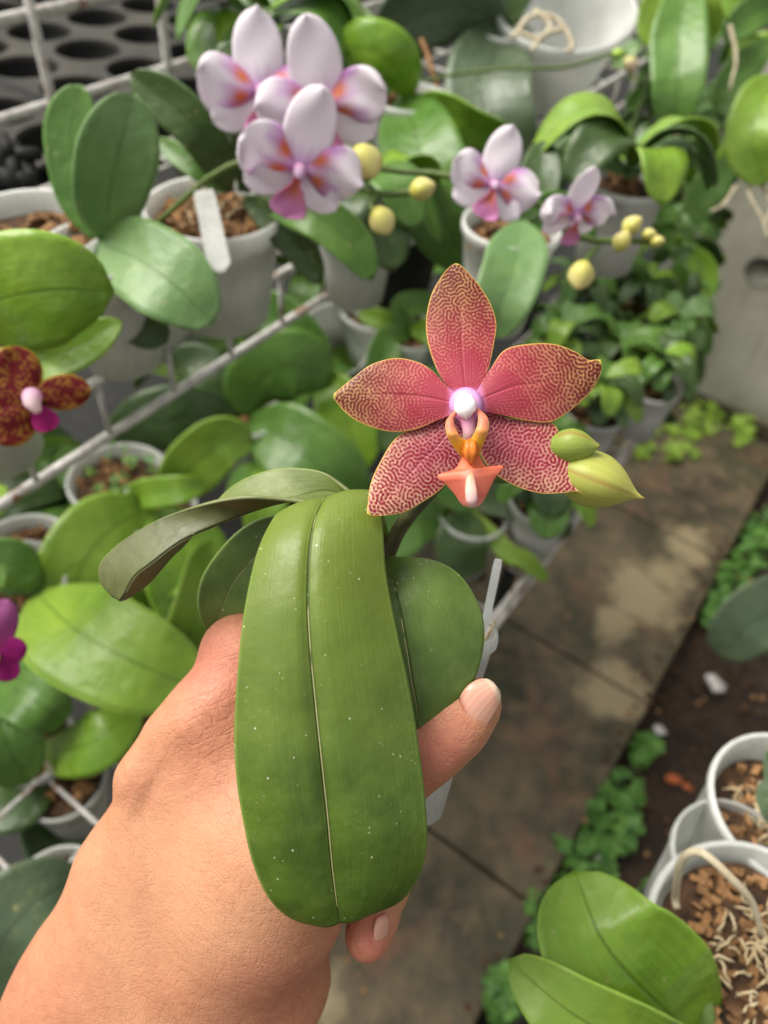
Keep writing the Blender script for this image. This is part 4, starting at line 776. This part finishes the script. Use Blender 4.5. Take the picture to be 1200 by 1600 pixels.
def hero_petal(name, parent, Lp, Rp, d0, dtip, kind, pat, cup=6, n=210, m=130, bulge=0, seed=0):
    A = spline(np.array(Lp, float), n); B = spline(np.array(Rp, float), n); us = np.linspace(-1, 1, m); ts = np.linspace(0, 1, n)
    T_, U_ = np.meshgrid(ts, us, indexing='ij'); X_ = A[:, None, 0] * (1 - U_) / 2 + B[:, None, 0] * (1 + U_) / 2; Y_ = A[:, None, 1] * (1 - U_) / 2 + B[:, None, 1] * (1 + U_) / 2
    wd_ = np.linalg.norm(B - A, axis=1)[:, None]; ln = np.linalg.norm((A[-1] + B[-1]) / 2 - (A[0] + B[0]) / 2)
    D = d0 + (dtip - d0) * T_ ** 1.5
    rel = cup * (U_ ** 2) * (wd_ / 100) - bulge * np.sin(math.pi * T_) + 1.6 * np.exp(-(U_ / .05) ** 2) * (1 - T_) + 1.1 * np.sin(9 * T_ + 3 * U_ + seed) * np.abs(U_) + .5 * np.sin(24 * T_ + seed * 2) * U_ ** 4 + .18 * np.sin(60 * U_) * (1 - T_)
    D = D + rel * .225 / FPX
    ax = _n(((A[-1] + B[-1]) - (A[0] + B[0]))); lx = (X_ * ax[0] + Y_ * ax[1]); ly = (-X_ * ax[1] + Y_ * ax[0])
    p = samp(PT[pat], ly + 37 * seed, lx + 11 * seed)
    edge = 1 - np.abs(U_); med_ = np.minimum(edge * wd_ / 2, (1 - T_) * ln)
    c = lambda *q: np.array(lin(q))
    if kind == 'upper':
        ground = c(180, 136, 88)[None, None] * sm(T_, .3, .85)[..., None] + c(208, 136, 116)[None, None] * (1 - sm(T_, .3, .85))[..., None]
        spot = c(112, 36, 36)[None, None] * sm(T_, .2, .8)[..., None] + c(168, 54, 72)[None, None] * (1 - sm(T_, .2, .8))[..., None]
        spot = spot * (1 - .22 * sm(T_, .55, 1)[..., None]); thr = -1.3 + 1.2 * sm(T_ + .22 * np.abs(U_) ** 2, .2, .55) + (.1 if seed != 1 else -.25 * (T_ > 2)); basec = c(196, 66, 98)
        net = sm(p, -.25 + thr * -1 * 0 - thr, .25 - thr)
        net = sm(p + thr + .3 * (samp(PT[1], lx * .13, ly * .13)), -.45, .45) * (.62 + .38 * sm(T_, .3, .9)) * (.75 + .25 * np.sin(.31 * X_ + 2 * np.sin(.11 * Y_)) * np.sin(.27 * Y_)); basemask = (1 - sm(T_ + .25 * np.abs(U_) ** 2, .12, .42))
    else:
        ground = c(222, 182, 146)[None, None] * sm(T_ + .3 * np.abs(U_), .3, .9)[..., None] + c(226, 166, 164)[None, None] * (1 - sm(T_ + .3 * np.abs(U_), .3, .9))[..., None]
        spot = c(142, 34, 56)[None, None] * np.ones_like(T_)[..., None] ; thr = .3; net = sm(p + thr + .3 * (samp(PT[1], lx * .13, ly * .13)), -.45, .45) * (.62 + .38 * sm(T_, .3, .9)) * (.75 + .25 * np.sin(.31 * X_ + 2 * np.sin(.11 * Y_)) * np.sin(.27 * Y_)); basemask = np.zeros_like(T_)
        wash = np.exp(-(U_ / .45) ** 2) * np.sin(math.pi * np.clip(T_ * 1.1, 0, 1)); ground = ground * (1 - .5 * wash[..., None]) + c(204, 98, 124) * .5 * wash[..., None]
    col = spot * (1 - net[..., None]) + ground * net[..., None]
    bc_ = c(176, 72, 90); col = col * (1 - .85 * basemask[..., None]) + bc_ * .85 * basemask[..., None]
    streak = (np.sin(38 * U_ + 2 * np.sin(8 * T_)) > .93) * basemask * .35; col = col * (1 - streak[..., None]) + c(156, 34, 66) * streak[..., None]
    hb = 1 - sm(T_, .0, .09); col = col * (1 - .8 * hb[..., None]) + c(222, 150, 206) * .8 * hb[..., None]
    rim = (1 - sm(med_, .6, 2.4)) * sm(T_, .12, .3); col = col * (1 - .85 * rim[..., None]) + c(214, 172, 84) * .85 * rim[..., None]
    tip = sm(T_, .965, .99); col = col * (1 - .8 * tip[..., None]) + c(206, 196, 84) * .8 * tip[..., None]
    R3_ = np.stack([(X_ - 600) / FPX, -(Y_ - 800) / FPX, -np.ones_like(X_)], -1) @ RM.T; V = CAMO + R3_ * D[..., None]
    V = V.reshape(-1, 3)
    return solid(link(name, V, grid_faces(n, m), M_petal, parent, col=col.reshape(-1, 3)), .0007)
FD = .226
O = W(728, 632, FD); zc = _n(CAMO - O)
def pigm(*c): return lc(*c)
FC = blob([W(728, 634, FD + .006), W(728, 633, FD + .003), W(728, 632, FD + .0005), W(728, 632, FD - .0015), W(728, 632, FD - .003)], np.array([14, 24, 27, 22, 8]) * FD / FPX, M_wax, 'flower', HO, 40, col=lambda f_, th: mixc(lc(206, 120, 196), lc(232, 180, 232), f_ ))
hero_petal('sepal', FC, [(714, 618), (700, 603), (686, 584), (671, 545), (666, 506), (673, 465), (690, 432), (704, 416), (712, 413)], [(742, 618), (752, 604), (761, 584), (771, 540), (775, 504), (764, 471), (744, 441), (723, 419), (714, 413)], FD + .003, FD + .007, 'upper', 0, cup=5, seed=1)
hero_petal('petal', FC, [(712, 645), (682, 657), (647, 671), (608, 674), (565, 661), (540, 644), (526, 627), (521, 620)], [(710, 614), (691, 596), (673, 578), (652, 566), (617, 560), (579, 571), (549, 594), (523, 616)], FD + .001, FD + .004, 'upper', 0, cup=7, seed=2)
hero_petal('petal', FC, [(746, 612), (768, 575), (790, 547), (829, 538), (868, 539), (899, 551), (917, 563), (930, 563), (938, 563)], [(746, 642), (782, 648), (821, 657), (856, 660), (878, 650), (904, 630), (926, 607), (938, 583), (940, 568)], FD + .001, FD + .006, 'upper', 1, cup=7, seed=3)
hero_petal('sepal', FC, [(712, 640), (690, 652), (643, 671), (617, 687), (595, 721), (580, 755), (575, 790), (575, 803)], [(724, 652), (722, 703), (716, 731), (691, 762), (665, 781), (630, 800), (596, 806), (578, 806)], FD + .0045, FD + .002, 'lower', 1, cup=7, seed=4)
hero_petal('sepal', FC, [(738, 652), (749, 703), (769, 736), (803, 758), (842, 770), (877, 770), (900, 767), (917, 773)], [(748, 638), (803, 655), (858, 659), (876, 682), (891, 716), (905, 748), (911, 763), (919, 771)], FD + .0045, FD + .003, 'lower', 1, cup=6, seed=5)
# column cap, stalk, lip
blob([W(727, 618, FD - .003), W(727, 624, FD - .0055), W(727, 632, FD - .0068), W(727, 641, FD - .0068), W(728, 650, FD - .0062), W(729, 656, FD - .006)], np.array([5, 13, 17.5, 16.5, 9, 2]) * FD / FPX, M_wax, 'column', FC, 30, squash=.8,
     col=lambda f_, th: mixc(lc(252, 246, 250), lc(226, 150, 216), max(0, f_ - .62) * 2.2 * (.5 + .5 * math.cos(6 * th))))
blob([W(729, 648, FD - .0025), W(731, 660, FD - .004), W(733, 674, FD - .004), W(732, 684, FD - .0035), W(732, 692, FD - .003)], np.array([15, 11, 10, 9, 2]) * FD / FPX, M_wax, 'column_foot', FC, 24, col=lambda f_, th: mixc(lc(206, 110, 180), lc(236, 214, 190), f_))
def strip(name, Lp, Rp, dd_, colf, bow=0, n=50, m=25, mat=None, parent=None):
    A = spline(np.array(Lp, float), n); B = spline(np.array(Rp, float), n); V = []; C = []; dd_ = np.interp(np.linspace(0, 1, n), np.linspace(0, 1, len(dd_)), dd_)
    for i in range(n):
        for j in range(m):
            u = j / (m - 1); q = A[i] * (1 - u) + B[i] * u; t = i / (n - 1); V.append(W(q[0], q[1], dd_[i] + bow(t, 2 * u - 1) * FD / FPX)); C.append(colf(t, 2 * u - 1))
    return solid(link(name, V, grid_faces(n, m), mat or M_petal, parent, col=np.clip(C, 0, 1)), .0006)
def clobe(t, u):
    c = mixc(lc(226, 138, 112), lc(232, 176, 50), (t - .35) * 3); c = mixc(c, lc(220, 120, 40), (t - .75) * 4)
    s = math.sin(40 * t + 5 * u) * math.sin(23 * u + 9 * t); return mixc(c, lc(196, 92, 60), .35 if s > .45 else 0) * 1.0 if abs(u) < .85 else mixc(c, lc(236, 196, 110), .5)
LIPP = strip('lip', [(725, 712), (719, 722), (710, 735), (684, 744), (697, 756), (711, 772), (720, 785), (727, 790), (736, 792)], [(748, 712), (753, 722), (762, 731), (786, 729), (774, 745), (766, 760), (758, 776), (751, 787), (742, 792)], [FD - .006, FD - .007, FD - .0075, FD - .006, FD - .004],
    lambda t, u: mixc(mixc(lc(232, 116, 66), lc(234, 126, 104), t * 1.6), lc(246, 196, 190), max((t - .8) * 4, .75 * math.exp(-(u / .22) ** 2) * (t > .3) * min(1, (t - .3) * 3))), bow=lambda t, u: 9 * abs(u) ** 1.5 - 3 * math.exp(-(u / .25) ** 2), m=41, parent=FC)
strip('side_lobe', [(711, 642), (700, 655), (697, 667), (701, 684), (710, 699), (722, 714)], [(714, 646), (708, 655), (710, 668), (718, 682), (730, 690), (736, 706)], [FD - .004, FD - .009, FD - .010, FD - .008, FD - .006], clobe, bow=lambda t, u: -4 * (1 - u * u), parent=LIPP)
strip('side_lobe', [(744, 638), (748, 652), (746, 667), (738, 684), (733, 692), (734, 706)], [(748, 640), (760, 652), (763, 666), (758, 685), (752, 700), (748, 713)], [FD - .004, FD - .009, FD - .010, FD - .008, FD - .006], clobe, bow=lambda t, u: -4 * (1 - u * u), parent=LIPP)
blob([W(735, 688, FD - .007), W(735, 696, FD - .009), W(735, 705, FD - .0095), W(735, 714, FD - .0085), W(735, 726, FD - .0075)], np.array([5, 11, 12, 9, 2]) * FD / FPX, M_wax, 'callus', LIPP, 24, 5, .25, lambda f_, th: mixc(lc(224, 112, 32), lc(236, 140, 60), f_) * (1 - .3 * (math.sin(6 * th) > .7)))
blob([W(735, 735, FD - .0075), W(735, 750, FD - .0085), W(736, 766, FD - .009), W(737, 780, FD - .009), W(738, 792, FD - .0075)], np.array([3, 7, 9, 9, 3]) * FD / FPX, M_wax, 'lip_keel', LIPP, 20, squash=.6, col=lambda f_, th: mixc(lc(238, 152, 104), lc(248, 206, 206), f_ * 1.3))
# ---------------------------------------------------------------- the hand
def surface_nets(F, org, h):
    s = F < 0; nx, ny, nz = F.shape; c = np.zeros((nx - 1, ny - 1, nz - 1), int)
    for dx in (0, 1):
        for dy in (0, 1):
            for dz_ in (0, 1): c += s[dx:nx - 1 + dx, dy:ny - 1 + dy, dz_:nz - 1 + dz_]
    act = (c > 0) & (c < 8); idx = -np.ones(act.shape, int); ijk = np.argwhere(act); idx[act] = np.arange(len(ijk))
    acc = np.zeros((len(ijk), 3)); cnt = np.zeros(len(ijk))
    cor = [(a, b, c_) for a in (0, 1) for b in (0, 1) for c_ in (0, 1)]
    for a in cor:
        for b in cor:
            if sum(abs(x - y) for x, y in zip(a, b)) == 1 and a < b:
                fa = F[ijk[:, 0] + a[0], ijk[:, 1] + a[1], ijk[:, 2] + a[2]]; fb = F[ijk[:, 0] + b[0], ijk[:, 1] + b[1], ijk[:, 2] + b[2]]; m_ = (fa < 0) != (fb < 0); t = np.where(m_, fa / np.where(m_, fa - fb, 1), 0)
                acc += np.where(m_[:, None], np.array(a) + (np.array(b) - np.array(a)) * t[:, None], 0); cnt += m_
    V = org + h * (ijk + acc / cnt[:, None]); Q = []
    for ax in range(3):
        sl = [slice(None)] * 3; sl2 = [slice(None)] * 3; sl[ax] = slice(0, -1); sl2[ax] = slice(1, None); ch = s[tuple(sl)] != s[tuple(sl2)]; e = np.argwhere(ch); o1, o2 = [(1, 2), (2, 0), (0, 1)][ax]
        ok = (e[:, o1] > 0) & (e[:, o2] > 0) & (e[:, o1] < F.shape[o1] - 1) & (e[:, o2] < F.shape[o2] - 1); e = e[ok]; fl_ = s[e[:, 0], e[:, 1], e[:, 2]]
        d1_ = np.zeros(3, int); d1_[o1] = 1; d2__ = np.zeros(3, int); d2__[o2] = 1
        q = np.stack([idx[tuple((e - k_).T)] for k_ in (d1_ + d2__, d2__, np.zeros(3, int), d1_)], 1); q = np.where(fl_[:, None], q, q[:, ::-1]); Q.append(q)
    return V, np.vstack(Q)
def hand():
    prim = []   # (A, B, ra, rb, k)
    def chain(pts, k=.006):
        for a, b in zip(pts[:-1], pts[1:]): prim.append((W(*a[:3]), W(*b[:3]), a[3] * a[2] / FPX, b[3] * b[2] / FPX, k))
    # back of the hand and forearm: three parallel masses
    chain([(-250, 2150, .330, 150), (60, 1720, .305, 125), (235, 1335, .288, 92), (290, 1225, .282, 82), (324, 1130, .280, 70), (380, 1026, .280, 60)], .030)
    chain([(-50, 2200, .330, 165), (230, 1730, .305, 150), (370, 1400, .292, 112), (420, 1200, .290, 95), (440, 1080, .290, 80)], .034)
    chain([(150, 2200, .335, 150), (350, 1740, .312, 120), (440, 1520, .298, 72), (450, 1400, .29, 80)], .030)
    chain([(140, 1580, .296, 110), (300, 1310, .279, 72), (350, 1160, .275, 58)], .030)
    chain([(207, 1262, .274, 14), (214, 1215, .274, 22), (246, 1150, .274, 18)], .010)      # knuckle ridge
    chain([(460, 1430, .275, 60), (455, 1330, .268, 82), (520, 1265, .262, 74)], .04)
    chain([(300, 1560, .293, 115), (390, 1400, .280, 92), (410, 1300, .276, 84)], .034)      # thumb pad (thenar)
    # thumb
    chain([(430, 1320, .268, 80), (530, 1255, .260, 66), (620, 1195, .254, 60), (668, 1160, .252, 57), (712, 1125, .252, 52), (742, 1100, .252, 42)], .006)
    # fingers wrapping behind the pot
    chain([(372, 1020, .285, 60), (470, 1000, .318, 50), (580, 985, .340, 46), (680, 1030, .338, 44), (715, 1060, .322, 38)], .005)
    chain([(400, 1110, .300, 62), (500, 1090, .335, 50), (600, 1080, .350, 46), (690, 1110, .342, 44), (712, 1140, .318, 38)], .004)
    chain([(420, 1220, .305, 60), (520, 1190, .338, 50), (610, 1180, .348, 45), (652, 1205, .335, 40), (648, 1235, .314, 34)], .004)
    chain([(430, 1350, .300, 62), (520, 1310, .325, 44), (590, 1330, .322, 40), (600, 1385, .303, 38), (584, 1435, .290, 36), (574, 1466, .284, 35)], .004)
    P = np.array([p[0] for p in prim] + [p[1] for p in prim]); org = P.min(0) - .035; hi = P.max(0) + .035; h = .0013; shape = np.ceil((hi - org) / h).astype(int)
    gx, gy, gz = (org[i] + h * np.arange(shape[i], dtype=np.float32) for i in range(3)); F = np.full(tuple(shape), 1.0, np.float32)
    for A, B, ra, rb, k in prim:
        lo = np.minimum(A, B) - max(ra, rb) - .03; hi_ = np.maximum(A, B) + max(ra, rb) + .03; i0 = np.clip(((lo - org) / h).astype(int), 0, shape); i1 = np.clip(((hi_ - org) / h).astype(int) + 1, 0, shape)
        s = tuple(slice(a, b) for a, b in zip(i0, i1)); X, Y, Z = np.meshgrid(gx[s[0]], gy[s[1]], gz[s[2]], indexing='ij')
        d = (B - A).astype(np.float32); L2 = float(d @ d); t = np.clip(((X - A[0]) * d[0] + (Y - A[1]) * d[1] + (Z - A[2]) * d[2]) / L2, 0, 1); ds = np.sqrt((X - A[0] - t * d[0]) ** 2 + (Y - A[1] - t * d[1]) ** 2 + (Z - A[2] - t * d[2]) ** 2) - (ra + (rb - ra) * t)
        a = F[s]; hh = np.clip(.5 + .5 * (ds - a) / k, 0, 1); F[s] = a * hh + ds * (1 - hh) - k * hh * (1 - hh) * (.55 if k > .02 else 1)
    F[-1] = F[0] = 1; V, Q = surface_nets(F, org, h)
    C = (V - CAMO) @ RM; dep = -C[:, 2]; px = C[:, 0] / dep * FPX + 600; py = -C[:, 1] / dep * FPX + 800
    # creases raised/cut into the surface: (x0,y0,x1,y1,width px, depth mm)
    base = np.tile(lc(182, 130, 98), (len(V), 1)); red = lc(166, 96, 76); pink = lc(186, 108, 92); pale = lc(194, 144, 112)
    def g(cx, cy, r): return np.exp(-(((px - cx) ** 2 + (py - cy) ** 2) / r ** 2))
    for cx, cy, r, cc, a in ((340, 1040, 90, pink, .8), (330, 1200, 80, red, .5), (680, 1170, 70, pink, .9), (580, 1470, 50, pink, 1.0), (430, 1560, 90, pink, .55), (330, 1380, 90, pale, .7), (60, 1560, 90, red, .5), (360, 1440, 60, pale, .5), (170, 1400, 70, pale, .4), (200, 1230, 30, red, .35)):
        f_ = (g(cx, cy, r) * a)[:, None]; base = base * (1 - f_) + cc * f_
    NV = np.array(V); o = link('person', V, Q, M_skin, None, col=base); m_ = o.modifiers.new('smooth', 'SMOOTH'); m_.factor = .6; m_.iterations = 9
    tag(o, 'left hand and forearm gripping the clear pot of the spotted orchid', 'person'); return o
HAND = hand()
def nail(rows, bow, dd_=0):
    n = 24; m = 17; A = spline([W(*r[0]) for r in rows], n); B = spline([W(*r[1]) for r in rows], n); V = []; C = []
    for i in range(n):
        for j in range(m):
            u = 2 * j / (m - 1) - 1; p = (A[i] + B[i]) / 2 + (B[i] - A[i]) / 2 * u; V.append(p + _n(CAMO - p) * bow * (1 - u * u)); t = i / (n - 1); k1 = math.exp(-((t - .0) / .10) ** 2); k2 = 1 / (1 + math.exp(-(t - .80 + .06 * u * u) * 60)); C.append(mixc(mixc(mixc(lc(204, 146, 126), lc(214, 164, 144), .5 + .5 * math.sin(30 * u)), lc(170, 96, 78), k1), lc(222, 200, 176), k2 * .8))
    return solid(link('fingernail', V, grid_faces(n, m), M_nail2, HAND, col=C), .0009)
nail([((718, 1096, .2435), (739, 1150, .2440)), ((722, 1084, .2430), (748, 1146, .2440)), ((732, 1071, .2430), (763, 1129, .2440)), ((746, 1063, .2435), (776, 1107, .2440)), ((760, 1062, .2440), (781, 1090, .2445)), ((770, 1067, .2455), (779, 1079, .2455))], .0022)
nail([((590, 1432, .2790), (600, 1426, .281)), ((585, 1448, .2775), (606, 1438, .281)), ((584, 1466, .2775), (605, 1454, .281)), ((586, 1480, .2785), (601, 1470, .281)), ((590, 1487, .280), (597, 1482, .281))], .0008)
